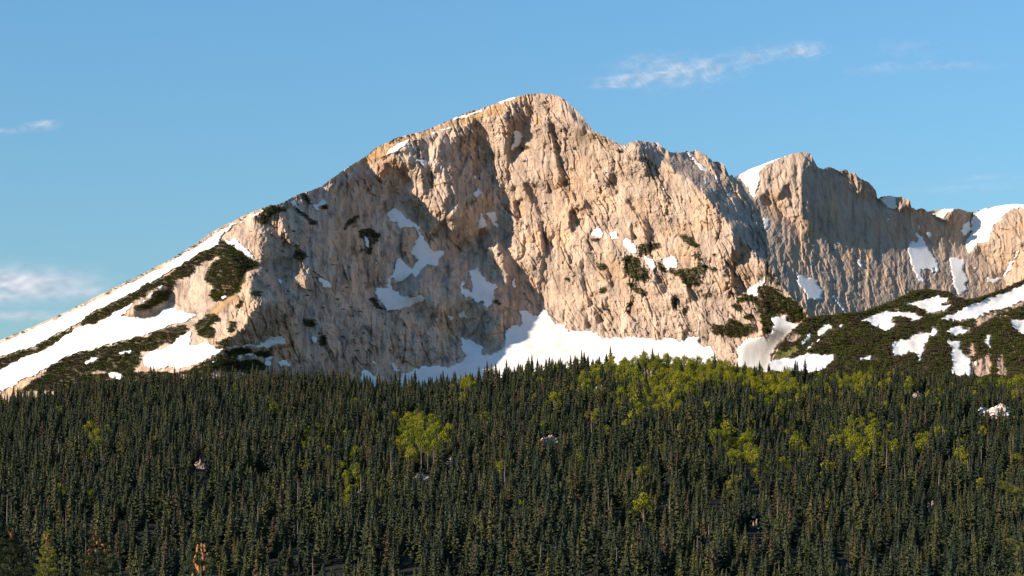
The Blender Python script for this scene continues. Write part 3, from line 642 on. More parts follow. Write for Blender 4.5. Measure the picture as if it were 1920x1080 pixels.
# ---- far cliffs
RB = Raster(1295, 2205, 260, 640, STEP)
X, Y = RB.X, RB.Y
litB = RB.fill(B_LIT); litB = blur(RB.fill(B_SHADE, 0.0, litB), 1.2)
b_snow = {k: soft_mask(RB, v[1], 1.5, 0.7, seed=30 + i, fleck=1) for i, (k, v) in enumerate(B_SNOW.items())}
snowB = np.max(np.stack(list(b_snow.values())), 0)
MB_ = 0.86
gx = 0.60 - 1.4 * litB; gz = 0.22 + 0.2 * litB + 0.45 * blur(snowB, 3)
h0 = np.interp(RB.xs, [1295, 1400, 1530, 1700, 1800, 1860, 1950, 2205], [3450, 3500, 3560, 3660, 3720, 3700, 3620, 3500])[None, :] + (600 - Y) * MB_ * 0.5
HB = screened(gx * MB_ * STEP, -gz * MB_ * STEP, h0, 300 / STEP, 0.12)
U = X - 0.15 * (Y - 400); W = 6 * fbm(X / 60, Y / 60, 2, 19)
n1 = fbm((U + W) / 40, Y / 190, 3, 11, 0.5, True); n2 = fbm((U + W) / 14, Y / 40, 3, 12, 0.55); n3 = fbm(U / 6, Y / 11, 2, 13)
HS_B = blur(HB, 2) + 0.5 * fbm(X / 30, Y / 40, 2, 34)
HB = HB - (0.55 + 0.45 * blur(litB, 4)) * (3.6 * n1 + 2.4 * n2 + 1.2 * n3 - 3.6 * facets((U + W) / 24, Y / 70, 4) - 2.6 * facets((U + W) / 10, Y / 24, 5) - 1.4 * facets(U / 5, Y / 8, 6)) * (1 - 0.85 * blur(snowB, 1.5))
def col_b(px, py):
    v = (0.5 + 0.5 * fbm(px / 60, py / 110, 3, 81))[..., None]
    st = np.clip(fbm(px / 8, py / 120, 3, 82) * 1.6, 0, 1)[..., None]
    return np.array([0.455, 0.335, 0.245]) * (0.9 + 0.2 * v) * (1 - 0.36 * st)
jagB = poly_line("1295,0.6 1480,0.6 1520,1.6 1560,2.4 1720,2.6 1760,1.2 1840,0.4 2205,0.5")
build_layer("far_mountain", RB, B_TOP, 632, STEP, 230, HB, HS_B, col_b, B_SNOW, b_snow,
            "distant line of shaded grey-brown cliffs with a snowy second peak", "cliff", jagB, BACK)

# ---- near hill at the right
RC = Raster(1375, 2205, 440, 790, STEP)
X, Y = RC.X, RC.Y
c_snow = {k: soft_mask(RC, v[1], 1.6, 0.7, seed=50 + i, fleck=1) for i, (k, v) in enumerate(C_SNOW.items())}
snowC = np.max(np.stack(list(c_snow.values())), 0)
rockC = soft_mask(RC, C_ROCK, 1.8, 0.5, 58); mead = soft_mask(RC, C_MEADOW, 3, 0.4, 59)
pineC = np.clip(1 - snowC * 1.6 - rockC * 1.4 - mead, 0, 1)
topc = np.interp(RC.xs, C_TOP[:, 0], C_TOP[:, 1])[None, :]
MC = 0.60
h0 = 2425 + (745 - Y) * MC * 1.25 + 0 * X
bump = 9 * blur(pineC, 9) + 5 * fbm(X / 60, Y / 35, 3, 91)
HC = h0 - bump * 1.2
HS_C = HC + 0.4 * fbm(X / 25, Y / 18, 2, 93)
HC = HC - (1.2 * fbm(X / 14, Y / 10, 3, 92) + 5 * rockC * fbm(X / 9, Y / 22, 3, 94)) * (1 - 0.8 * snowC)
def col_c(px, py):
    p = RC.sample(pineC, px, py)[..., None]; r = RC.sample(rockC, px, py)[..., None]; md = RC.sample(mead, px, py)[..., None]
    br = (0.5 + 0.5 * fbm(px / 12, py / 7, 3, 95))[..., None]
    c = np.array([0.43, 0.29, 0.20]) * (0.85 + 0.3 * br)
    soil = np.array([0.045, 0.044, 0.018]) * (1 - br) + np.array([0.085, 0.055, 0.032]) * br
    c = c * (1 - p) + soil * p
    return c * (1 - md) + np.array([0.15, 0.14, 0.03]) * md
jagC = poly_line("1375,0.6 2205,0.8")
build_layer("hill", RC, C_TOP, 770, STEP, 190, HC, HS_C, col_c, C_SNOW, c_snow,
            "low shrub-covered hill streaked with snow before the far cliffs", "hill", jagC, [(8, 2), (30, 10), (90, 35), (220, 100)])

# ------------------------------------------------------------------ dwarf pine thickets
def clump_template(seed, n=46):
    r = np.random.default_rng(seed); V = []; 
    for i in range(n):
        a = r.random() * 2 * np.pi; e = r.random() ** 0.8
        rad = 0.25 + 0.75 * e
        z = 0.62 * math.sqrt(max(0, 1 - (0.92 * rad) ** 2)) * r.uniform(0.55, 1.1)
        c = np.array([rad * math.cos(a), rad * math.sin(a), z])
        out = np.array([math.cos(a) * rad, math.sin(a) * rad, 0.75]); out /= np.linalg.norm(out)
        side = np.cross(out, r.normal(size=3)); side /= np.linalg.norm(side)
        s = r.uniform(0.16, 0.30)
        V += [c - out * s * .6 + side * s * .55, c - out * s * .6 - side * s * .55, c + out * s]
    return np.array(V)
CLUMPS = [clump_template(s) for s in (1, 2, 3, 4)]
def thicket(R, H, mask, dens, rad, label, excl=None, topline=None, name="dwarf_pine_thicket"):
    n = int(dens * (mask > 0.5).sum() * R.step ** 2)
    if n < 3: return
    jj, ii = np.nonzero(mask > 0.5)
    k = rng.integers(0, len(jj), n)
    px = R.x0 + (ii[k] + rng.random(n)) * R.step; py = R.y0 + (jj[k] + rng.random(n)) * R.step
    if topline is not None:
        t = np.interp(px, topline[:, 0], topline[:, 1]); ok = py > t - 0.3; px, py = px[ok], py[ok]
    n = len(px)
    P = place(px, py, R.sample(H, px, py))
    vs = []
    for i in range(n):
        c = CLUMPS[i % 4]; a = rng.random() * 6.283; s = rad * rng.uniform(0.6, 1.25)
        ca, sa = math.cos(a), math.sin(a)
        vs.append(np.stack([c[:, 0] * ca - c[:, 1] * sa, c[:, 0] * sa + c[:, 1] * ca, c[:, 2] * rng.uniform(.8, 1.4)], 1) * s + P[i] + np.array([0, -0.3 * s, -0.25 * s]))
    co = np.concatenate(vs)
    o = obj(name, mesh_np(name, co, np.arange(len(co)).reshape(-1, 3), M_PINE, False))
    tag(o, label, "shrubs", kind="stuff")
for k, (lab, polys) in A_PINE.items():
    thicket(RA, HA, pine_a[k] * (1 - snow_all), 0.15, 2.6 if k not in ("ledges", "shoulder") else 2.0, lab, topline=A_TOP)
thicket(RC, HC, pineC, 0.14, 2.6, "rolling dark green dwarf pine cover on the snow-streaked hill", topline=C_TOP)
# thin dark tufts along the skyline of the ridge
rim = RA.fill(PG("z1 0,775 250,665 420,588 640,478 870,360 1080,243 1200,160 1290,112 1400,58 1490,22 1490,34 1400,74 1290,126 1200,174 1080,255 870,374 640,492 420,600 250,680 0,790\nt3 150,480 250,420 400,340 540,305 680,285 560,325 420,370 300,420"))
rim = rim * (fbm(RA.X / 28, RA.Y / 300, 2, 97) > 0.02)
thicket(RA, HA, rim, 0.10, 1.3, "thin dark shrub tufts along the left skyline ridge", topline=A_TOP)
# ------------------------------------------------------------------ ground: one sheet from under the camera to behind the mountains
TREE_LINE = poly_line("-1200,790 -420,775 -200,760 0,738 70,725 150,712 230,704 330,694 420,690 520,690 620,692 700,702 780,708 850,702 900,692 960,681 1040,669 1120,664 1200,658 1280,660 1340,665 1400,676 1460,684 1520,690 1620,690 1700,690 1760,700 1830,704 1900,694 2000,690 2200,690 3200,700")
Y_EDGE = 2400.0
def ground_z(x, y):
    x = np.asarray(x, float); y = np.asarray(y, float)
    px = 960 + FPX * x / np.maximum(y, 300.0)
    edge = (HOR - np.interp(px, TREE_LINE[:, 0], TREE_LINE[:, 1])) / FPX * Y_EDGE - 13.5
    t = (y - 880.0) / (Y_EDGE - 880.0)
    z = -30 + (edge + 30) * np.clip(t, 0, 1) ** 1.08
    w = smoothstep(0, .15, t) * smoothstep(1.02, .8, t)
    z = z + w * (9 * fbm(x / 210, y / 260, 2, 51) + 3.0 * fbm(x / 70, y / 70, 2, 52))
    z = np.where(t > 1, edge - np.clip((y - Y_EDGE) * 0.10, 0, 220), z)
    near = -1.7 - 0.12 * np.maximum(y - 3, 0) - 0.06 * np.maximum(-y, 0)
    return np.where(y < 250, np.maximum(near, -30 + 0 * y), z)
gxs = np.concatenate([np.linspace(-16000, -1100, 40), np.linspace(-1080, 1080, 145), np.linspace(1100, 16000, 40)])
gys = np.concatenate([np.linspace(-12000, -30, 24), np.linspace(-20, 260, 36), np.linspace(275, 860, 20), np.linspace(875, 2460, 130), np.linspace(2500, 22000, 50)])
GX, GY = np.meshgrid(gxs, gys); GZ = ground_z(GX, GY)
idx = np.arange(GX.size).reshape(GX.shape)
gm = plain_material("forest_floor", (0.012, 0.013, 0.008), (0.026, 0.023, 0.014), 0.08, 0.95, 0.5, 1.0)
g = obj("ground", mesh_np("ground", np.stack([GX, GY, GZ], -1).reshape(-1, 3),
        np.stack([idx[:-1, :-1], idx[:-1, 1:], idx[1:, 1:], idx[1:, :-1]], -1).reshape(-1, 4), gm))
tag(g, "dark forest floor rising from the valley to the mountain foot", "ground", kind="structure")

# ------------------------------------------------------------------ tree templates
class MB:
    def __init__(s): s.v = []; s.f = []; s.n = 0
    def tri(s, a, b, c): s.v += [a, b, c]; s.f.append((s.n, s.n + 1, s.n + 2)); s.n += 3
    def quad(s, a, b, c, d): s.tri(a, b, c); s.tri(a, c, d)
    def tube(s, pts, rads, k=6):
        base = s.n; pts = [np.asarray(p, float) for p in pts]
        for i, p in enumerate(pts):
            d = pts[min(i + 1, len(pts) - 1)] - pts[max(i - 1, 0)]; d = d / (np.linalg.norm(d) + 1e-9)
            u = np.cross(d, [0.31, 0.9, 0.2]); u /= np.linalg.norm(u); w = np.cross(d, u)
            for j in range(k):
                a = 2 * math.pi * j / k; s.v.append(p + rads[i] * (math.cos(a) * u + math.sin(a) * w))
        for i in range(len(pts) - 1):
            for j in range(k):
                a, b = base + i * k + j, base + i * k + (j + 1) % k
                s.f += [(a, b, b + k), (a, b + k, a + k)]
        s.n += len(pts) * k
    def mesh(s, name, mat, smooth=False): return mesh_np(name, np.array(s.v), np.array(s.f), mat, smooth)

def spruce_crown(seed, H=22.0, R=2.7, bare=0.06, whorls=30, ragged=0.25):
    r = np.random.default_rng(seed); m = MB()
    for w in range(whorls):
        t = bare + (1 - bare) * ((w + r.uniform(-.3, .3)) / whorls); t = min(max(t, bare), 0.985)
        z = H * t
        rad = R * min(1.0, (t - bare + .10) * 7 + .25) * (1 - t) ** 0.82 * r.uniform(1 - ragged, 1 + ragged * .5) + 0.10
        nb = int(r.integers(5, 8)) if t < .9 else 4
        a0 = r.random() * 6.28
        for b in range(nb):
            if r.random() < 0.10: continue
            a = a0 + 6.283 * b / nb + r.uniform(-.35, .35); L = rad * r.uniform(.65, 1.15)
            d = np.array([math.cos(a), math.sin(a), 0]); s = np.array([-d[1], d[0], 0])
            droop = L * r.uniform(.25, .6) * (1 - .6 * t); wd = L * r.uniform(.26, .42) + .08
            p0 = np.array([0, 0, z + .15]); p1 = d * L * .55 + [0, 0, z - droop * .45]; p2 = d * L + [0, 0, z - droop + L * .12]
            m.quad(p0, p1 - s * wd, p2, p1 + s * wd)
            hang = np.array([0, 0, -1]) * (0.16 * L + .14)
            m.tri(p0 * .3 + p1 * .7 - s * wd * .8, p2, (p1 + p2) / 2 + hang * r.uniform(.7, 1.3) - s * wd * .4)
            m.tri(p0 * .3 + p1 * .7 + s * wd * .8, p2 + [0, 0, .02], (p1 + p2) / 2 + hang * r.uniform(.7, 1.3) + s * wd * .4)
    k_ = 9
    for j in range(10):     # opaque inner core, added to stop light passing through the crown
        t0 = bare + (.97 - bare) * j / 10; t1 = t0 + (.97 - bare) / 10 * 1.5
        for b in range(k_):
            a = 6.283 * b / k_ + j; a1 = a + 6.283 / k_; q = .62 * R * (1 - t0) ** .84 * r.uniform(.8, 1.2); q1 = .62 * R * (1 - t0) ** .84 * r.uniform(.8, 1.2)
            m.tri([q * math.cos(a), q * math.sin(a), H * t0 - .3], [q1 * math.cos(a1), q1 * math.sin(a1), H * t0 - .3], [0, 0, min(H * t1, H)])
    top = np.array([0, 0, H])
    for k in range(4):
        a = k * 1.57; d = np.array([math.cos(a), math.sin(a), 0]) * .16
        m.tri(top, [d[0], d[1], H - 1.0], [-d[1], d[0], H - 1.1])
    return m
def trunk_mb(H, r0, seed=0):
    r = np.random.default_rng(seed); m = MB()
    m.tube([(0, 0, -1.5), (r.normal() * .05, r.normal() * .05, H * .4), (r.normal() * .05, r.normal() * .05, H * .75), (0, 0, H)], [r0 * 1.15, r0 * .8, r0 * .42, .02], 5)
    return m
SPEC = [(1, 15.5, 4.3, .04, 22, .30), (2, 18, 3.9, .04, 24, .28), (3, 14, 4.9, .06, 19, .42), (4, 17, 3.2, .06, 23, .38), (5, 11, 4.1, .03, 17, .28), (6, 15.5, 3.7, .14, 19, .46)]
SPRUCE = []
for s in SPEC:
    c = spruce_crown(*s); SPRUCE.append((c.mesh("spruce_crown", M_SPRUCE), trunk_mb(s[1], .26, s[0]).mesh("spruce_trunk", M_BARK, True), s[1], s[2]))
def leafy(seed, H=13.0, R=4.2, n=620):
    r = np.random.default_rng(seed); tr = MB(); cr = MB()
    tr.tube([(0, 0, -1), (.1, .1, H * .3), (.2, -.1, H * .6), (0, 0, H * .9)], [.3, .24, .15, .03], 6)
    blobs = []
    for k in range(9):
        a = k * 2.4 + r.uniform(-.3, .3); rr = R * r.uniform(.3, .72); z = H * r.uniform(.38, .86) ; rr *= 1.15 - abs(z / H - .55)
        p = np.array([rr * math.cos(a), rr * math.sin(a), z]); blobs.append((p, R * r.uniform(.34, .52)))
        tr.tube([(.1, 0, H * .28 + k * .3), p * [.5, .5, .85], p], [.12, .08, .03], 4)
    blobs.append((np.array([0, 0, H * .88]), R * .42))
    for i in range(n):
        p, br = blobs[r.integers(len(blobs))]
        d = r.normal(size=3); d /= np.linalg.norm(d)
        c = p + d * br * r.uniform(.5, 1.05) * [1, 1, .9]
        nrm = d + r.normal(size=3) * .6; nrm /= np.linalg.norm(nrm)
        u = np.cross(nrm, r.normal(size=3)); u /= np.linalg.norm(u); w = np.cross(nrm, u); s = r.uniform(.22, .5)
        cr.tri(c + u * s, c - u * s * .6 + w * s * .8, c - u * s * .5 - w * s * .8)
    return cr.mesh("leaf_crown", M_LEAF), tr.mesh("leaf_trunk", M_BARK, True), H, R
LEAFY = [leafy(21), leafy(22, 11, 3.6), leafy(23, 14, 3.8), leafy(24, 9, 3.4, 480)]
def snag(seed, H):
    r = np.random.default_rng(seed); t = MB(); b = MB()
    t.tube([(0, 0, -1), (.15, 0, H * .4), (.05, .1, H * .8), (.1, .1, H)], [.34, .27, .17, .05], 6)
    for k in range(60):
        z = H * r.uniform(.25, .97); a = r.random() * 6.28; L = (1 - z / H * .75) * r.uniform(.5, 1.9)
        b.tube([(0, 0, z), (L * .6 * math.cos(a), L * .6 * math.sin(a), z - .15 * L), (L * math.cos(a), L * math.sin(a), z - .35 * L)], [.06, .045, .02], 3)
    return b.mesh("dead_branches", M_DEAD), t.mesh("dead_trunk", M_DEAD, True), H, 1.0
SNAG = [snag(31, 21), snag(32, 17), snag(33, 24)]

# ------------------------------------------------------------------ rock bluffs and snow scraps showing through the forest
OUTCROPS = [  # px, py of its crown, width px, height px, how snowy, words
 (1030, 816, 26, 16, .5, "pale rock bluff with snow scraps in a gap of the dark forest middle"),
 (1868, 758, 46, 34, .8, "stepped rock bluff under snow shelves near the right edge of the forest"),
 (1722, 734, 18, 14, .4, "small pale rock bluff among conifers left of the larger snowy bluff"),
 (1214, 694, 18, 18, .8, "snow-capped rock among the yellow-green trees at the forest top"),
 (376, 862, 17, 22, .1, "pinkish broken rock outcrop in the left part of the forest"),
 (790, 890, 24, 6, .7, "flat snow-covered rock in the forest left of the middle"),
 (676, 920, 18, 12, .3, "low pale rock beside a lone yellow-green tree"),
 (1745, 942, 9, 8, .1, "tiny pale boulder in the lower right forest"),
 (1122, 722, 12, 8, .7, "small snowy rock just below the forest top"),
 (1416, 975, 7, 12, .1, "narrow pale rock tooth low in the forest"),
 (846, 860, 14, 5, .3, "low pale rock below the leafy grove"),
]
def hit_ground(px, py):
    ys = np.arange(900, Y_EDGE + 20, 4.0)
    z = ground_z((px - 960) / FPX * ys, ys); s = (HOR - py) / FPX * ys
    k = np.nonzero(z >= s)[0]
    return float(ys[k[0]]) if len(k) else Y_EDGE
clearings = []
rk_col = np.array([0.44, 0.32, 0.24])
for i, (px, py, w, h, sn, words) in enumerate(OUTCROPS):
    yy = hit_ground(px, py + h * .5 + 6)
    mpp = yy / FPX; x0 = (px - 960) * mpp; zg = float(ground_z(x0, yy)); ztop = (HOR - py) * mpp
    Hh = max(ztop - zg, 4.0) + 2.0; hw = w * mpp * .62
    root = bpy.data.objects.new("rock_outcrop", None); link(root)
    tag(root, words, "rock")
    parts = 4 if w > 20 else 3 if w > 12 else 2
    for b_ in range(parts):
        ox = (b_ / max(parts - 1, 1) - .5) * 1.3 * hw + rng.uniform(-.1, .1) * hw; oy = rng.uniform(-.3, .5) * hw; sw = hw * rng.uniform(.38, .6); sh_ = Hh * (1.0 if b_ == parts // 2 else rng.uniform(.62, .9))
        n = 22; a = np.linspace(0, 2 * np.pi, n, endpoint=False); rows = 12; V = []; sd_ = i * 7 + b_ * 3
        for j in range(rows):
            t = j / (rows - 1); rr = (1 - t ** 4) ** .6 * (1.2 - .45 * t) if j < rows - 1 else 0.2
            q = 1 + .8 * fbm(np.cos(a) * 2.2 + sd_, np.sin(a) * 2.2 + t * 4.0, 4, 60 + sd_, .65) + .3 * facets(np.cos(a) * 3 + sd_, np.sin(a) * 3 + t * 5, sd_)
            zz = zg - 3 + (sh_ + 1) * t + (2.2 * fbm(np.cos(a) * 2 + sd_, np.sin(a) * 2 + t * 5, 2, 61)) * (0 < j)
            V.append(np.stack([x0 + ox + sw * rr * q * np.cos(a), yy + oy + sw * 1.2 * rr * q * np.sin(a), zz], 1))
        V = np.array(V); ii = np.arange(rows * n).reshape(rows, n)
        f = np.stack([ii[:-1], np.roll(ii, -1, 1)[:-1], np.roll(ii, -1, 1)[1:], ii[1:]], -1).reshape(-1, 4)
        col = np.repeat(rk_col[None], rows * n, 0) * rng.uniform(.75, 1.2, (rows * n, 1))
        bl = obj("bluff", mesh_np("bluff", V.reshape(-1, 3), f, M_ROCK, False, col), root)
        if sn > .05:
            Vf = V.reshape(-1, 3); P4 = Vf[f]; c = P4.mean(1); nn = np.cross(P4[:, 2] - P4[:, 0], P4[:, 3] - P4[:, 1]); nn /= np.linalg.norm(nn, axis=1)[:, None] + 1e-9
            k = np.abs(nn[:, 2]) + .4 * fbm(c[:, 0] / 2.0, c[:, 1] / 2.0 + c[:, 2] / 1.5, 2, 66) > 1.0 - .5 * sn
            ff = f[k]
            if len(ff):
                Vs = Vf.copy(); Vs[:, :2] = np.array([x0 + ox, yy + oy]) + (Vs[:, :2] - np.array([x0 + ox, yy + oy])) * 1.03; Vs[:, 2] += .3
                u, inv = np.unique(ff.ravel(), return_inverse=True)
                sc_ = obj("snow_cap", mesh_np("snow_cap", Vs[u], inv.reshape(-1, 4), M_SNOW, True), bl); sc_["kind"] = "stuff"
    clearings.append((x0, yy, hw, Hh))

# ------------------------------------------------------------------ the forest
LEAF_POLYS = PG("""
px 752,768 775,756 800,775 806,800 790,830 765,838 752,812; 800,788 830,775 862,798 845,822 815,820
px 640,890 660,880 672,900 664,925 642,915; 168,792 188,780 192,815 176,830; 905,785 915,782 918,800 905,800
px 1130,672 1180,662 1260,664 1340,672 1400,684 1440,690 1420,706 1340,704 1280,712 1200,694 1130,694; 1212,724 1240,708 1266,700 1262,740 1236,752 1214,744
px 1330,790 1370,780 1400,800 1420,786 1416,830 1390,850 1340,820; 1470,790 1496,784 1500,830 1480,840; 1400,700 1470,694 1500,720 1460,744 1410,730; 1560,690 1620,684 1650,700 1620,720 1560,712; 1560,790 1640,780 1660,820 1600,840; 1180,712 1200,720 1196,748 1160,744
px 1080,690 1130,684 1124,706 1085,706; 1880,690 1920,680 1990,690 1990,720 1900,714; 1710,800 1740,800 1740,830 1712,826
px 860,700 900,700 890,724 866,722; 560,800 600,795 590,830 566,826
""")
RF = Raster(-200, 2120, 600, 1120, 4)
leafp = blur(RF.fill(LEAF_POLYS), 2)
sp = 10.2
xs = np.arange(-760, 760, sp); ys = np.arange(905, Y_EDGE + 60, sp)
TX, TY = np.meshgrid(xs, ys); TX = TX.ravel() + rng.uniform(-.48, .48, TX.size) * sp; TY = TY.ravel() + rng.uniform(-.48, .48, TY.size) * sp
keep = np.abs(TX) < 0.2286 * TY * 1.16 + 30
TX, TY = TX[keep], TY[keep]
dens = 0.5 + 0.5 * fbm(TX / 90, TY / 120, 2, 53) + 0.45 * fbm(TX / 22, TY / 34, 2, 57)
TZ = ground_z(TX, TY)
age = 0.5 + 0.5 * fbm(TX / 60, TY / 80, 2, 54)
SCL = (0.72 + 0.8 * age) * rng.uniform(.55, 1.38, len(TX))
SCL *= np.where(TY > Y_EDGE - 90, rng.uniform(.5, .95, len(TX)), 1)
px = 960 + FPX * TX / TY; pyt = HOR - FPX * (TZ + 15.5 * SCL) / TY
line = np.interp(px, TREE_LINE[:, 0], TREE_LINE[:, 1])
keep = (rng.random(len(TX)) < 0.55 + 0.75 * dens) & ~((TY > Y_EDGE - 10) & (rng.random(len(TX)) < .45))
for (x0, y0, hw, Hh) in clearings:
    d = y0 - TY; inside = (np.abs(TX - x0 * TY / y0) < hw * 1.15 * TY / y0 + 1.2) & (d > -hw * 1.3) & (d < 120)
    ray = (TZ + 15.5 * SCL) / TY > (ground_z(x0, y0) + Hh * .6) / y0
    keep &= ~(inside & (ray | (np.abs(d) < hw * 1.3)))
TX, TY, TZ, SCL, px, pyt = (a[keep] for a in (TX, TY, TZ, SCL, px, pyt))
lp = RF.sample(leafp, px, pyt + 6) + (0.10 * (pyt < 730) + 0.06 * (pyt < 880)) * (px > 1000) * (0.4 + 1.2 * (fbm(TX / 40, TY / 60, 2, 58) > .1)) + 0.006
is_leaf = rng.random(len(TX)) < lp * 0.92
is_leaf &= (px > -20) & (px < 1945)
near_leaf = RF.sample(leafp, px, pyt + 10) > .4
SCL = np.where(~is_leaf & near_leaf & (rng.random(len(TX)) < .5), SCL * .7, SCL)
var = rng.integers(0, 6, len(TX))
# how much of each tree shows, front rows first
order = np.argsort(TY); buf = np.full(2400, 1084.0); vis = np.zeros(len(TX))
for i in order:
    hgt = (LEAFY[var[i] % 4][2] if is_leaf[i] else SPEC[var[i]][1]) * SCL[i]
    k = FPX / TY[i]; t = HOR - (TZ[i] + hgt) * k; w = max(1, int(1.3 * SCL[i] * k)); c = int(px[i]) + 200
    if c < w or c > 2399 - w: continue
    lo, hi = c - w, c + w + 1
    if 0 < px[i] < 1920:
        vis[i] = np.clip(buf[lo:hi] - t, 0, None).sum()
    tri_ = t + np.abs(np.arange(lo, hi) - c) / w * hgt * k * .7
    buf[lo:hi] = np.minimum(buf[lo:hi], tri_)
leaf_idx = np.nonzero(is_leaf)[0]
leaf_ind = set(leaf_idx[np.argsort(-vis[leaf_idx])][:290].tolist())
sp_idx = np.nonzero(~is_leaf)[0]
sp_sorted = sp_idx[np.argsort(-vis[sp_idx])]
SNAG_AT = [(295, 770, 0), (190, 920, 0), (745, 742, 0), (722, 760, 1), (1662, 850, 2), (1770, 825, 0), (1840, 850, 1), (1434, 822, 1), (677, 905, 0), (790, 850, 1), (813, 855, 1), (1014, 1035, 1), (1157, 1050, 1), (1680, 955, 1), (1760, 900, 0), (1845, 905, 1), (1150, 700, 1), (985, 765, 1), (1640, 712, 1), (1500, 860, 1), (252, 745, 1), (1600, 800, 0), (1545, 815, 1), (1900, 830, 0), (484, 960, 1), (110, 840, 1), (600, 850, 1), (1330, 1000, 1), (925, 900, 1), (1186, 905, 0)]
sp_dead = [int(i) for i in sp_sorted[40:1100:24]]
DEAD = set(sp_dead)
sp_sorted = np.array([i for i in sp_sorted if int(i) not in DEAD])
TREES = []
def tree(name, mesh_c, mesh_t, loc, s, rz, lab, cat, grp, cname="crown"):
    e = bpy.data.objects.new(name, None); link(e)
    e.location = loc; e.scale = (s, s, s * random.uniform(.94, 1.06)); e.rotation_euler = (random.uniform(-.02, .02), random.uniform(-.02, .02), rz)
    tag(e, lab, cat, grp)
    obj("trunk", mesh_t, e); b = obj(cname, mesh_c, e)
    if cname == "branches": b["kind"] = "stuff"
    TREES.append(e)
    return e
sp_ind = sp_sorted[:290]
ANCH = [(110, "the snow ridge's lower end"), (270, "the broad left snow slope"), (400, "the ridge foot shrubs"), (500, "the small rock knoll"), (610, "the mountain's left shoulder"), (720, "the shaded left face"), (820, "the branching snow basin"), (910, "the shaded snow step"), (1000, "the summit"), (1090, "the sunlit face's left rib"), (1190, "the sunlit face's middle"), (1290, "the shrubby ledges"), (1390, "the sunlit face's right edge"), (1500, "the second peak"), (1620, "the shaded far cliffs"), (1740, "the green hill crest"), (1840, "the long snow ramp"), (9999, "the snow dome")]
ROWS = [(745, "topmost"), (800, "upper"), (860, "upper middle"), (920, "middle"), (970, "lower middle"), (1020, "low"), (9999, "lowest")]
def where_words(x, y):
    return next(w for k, w in ROWS if y < k), next(w for k, w in ANCH if x < k)
for i in sp_ind:
    c, t, H, R_ = SPRUCE[var[i]]
    row, anc = where_words(px[i], pyt[i])
    sz = "towering" if SCL[i] > 1.2 else "tall" if SCL[i] > 1.0 else "medium" if SCL[i] > .8 else "short"
    shape = {0: "full", 1: "slender", 2: "broad ragged", 3: "narrow", 4: "dense", 5: "sparse"}[int(var[i])]
    tree("spruce_tree", c, t, (TX[i], TY[i], TZ[i]), SCL[i], rng.random() * 6.28, f"{sz} {shape} spruce in the {row} rows below {anc}", "spruce", f"spruces in the {row} rows below {anc}")
for i in leaf_ind:
    c, t, H, R_ = LEAFY[var[i] % 4]
    row, anc = where_words(px[i], pyt[i])
    sz = "wide" if SCL[i] > 1.15 else "large" if SCL[i] > .95 else "small" if SCL[i] > .75 else "tiny"
    shape = ["rounded", "low", "upright", "bushy"][int(var[i]) % 4]
    tree("broadleaf_tree", c, t, (TX[i], TY[i], TZ[i]), SCL[i], rng.random() * 6.28, f"{sz} {shape} yellow-green tree in the {row} rows below {anc}", "leafy tree", f"leafy trees in the {row} rows below {anc}")
for n_, (qx, qy, k) in enumerate(SNAG_AT):
    c, t, H, R_ = SNAG[k]
    # the depth at which a standing trunk shows its middle at (qx, qy)
    ys_ = np.arange(930, Y_EDGE, 5.0); zc = ground_z((qx - 960) / FPX * ys_, ys_) + H * .72
    k_ = np.nonzero(zc >= (HOR - qy) / FPX * ys_)[0]; yy = float(ys_[k_[0]]) if len(k_) else 2300.0
    xx = (qx - 960) / FPX * yy
    row, anc = where_words(qx, qy - 20)
    tree("dead_tree", c, t, (xx, yy, float(ground_z(xx, yy))), 1.0, rng.random() * 6.28, f"{['bare', 'short bare', 'tallest bare'][k]} grey-brown dead trunk in the {row} rows below {anc}", "dead tree", f"dead trunks in the {row} rows below {anc}", "branches")

for i in sp_dead:
    k = int(var[i]) % 3; c, t, H, R_ = SNAG[k]; row, anc = where_words(px[i], pyt[i])
    tree("dead_tree", c, t, (TX[i], TY[i], TZ[i]), SCL[i] * .62, rng.random() * 6.28, f"{['thin', 'stubby', 'tall'][k]} bare dead tree in the {row} rows below {anc}", "dead tree", f"dead trees in the {row} rows below {anc}", "branches")
# trees that still share a look and a place are told apart by their order from the left
ORD = ["leftmost", "second from left", "third from left", "fourth from left", "fifth from left", "sixth from left", "seventh from left", "eighth from left", "ninth from left", "tenth from left", "eleventh from left", "twelfth from left"]
by_label = {}
for e in TREES: by_label.setdefault(e["label"], []).append(e)
for lab, es in by_label.items():
    if len(es) < 2: continue
    es.sort(key=lambda e: e.location.x / e.location.y)
    look, rest_ = lab.split(" in the ", 1)
    for n_, e in enumerate(es):
        o_ = "rightmost" if n_ == len(es) - 1 else ORD[n_] if n_ < len(ORD) else "%dth from left" % (n_ + 1)
        e["label"] = f"{look}, {o_} in {rest_}".replace("below the ", "below ")
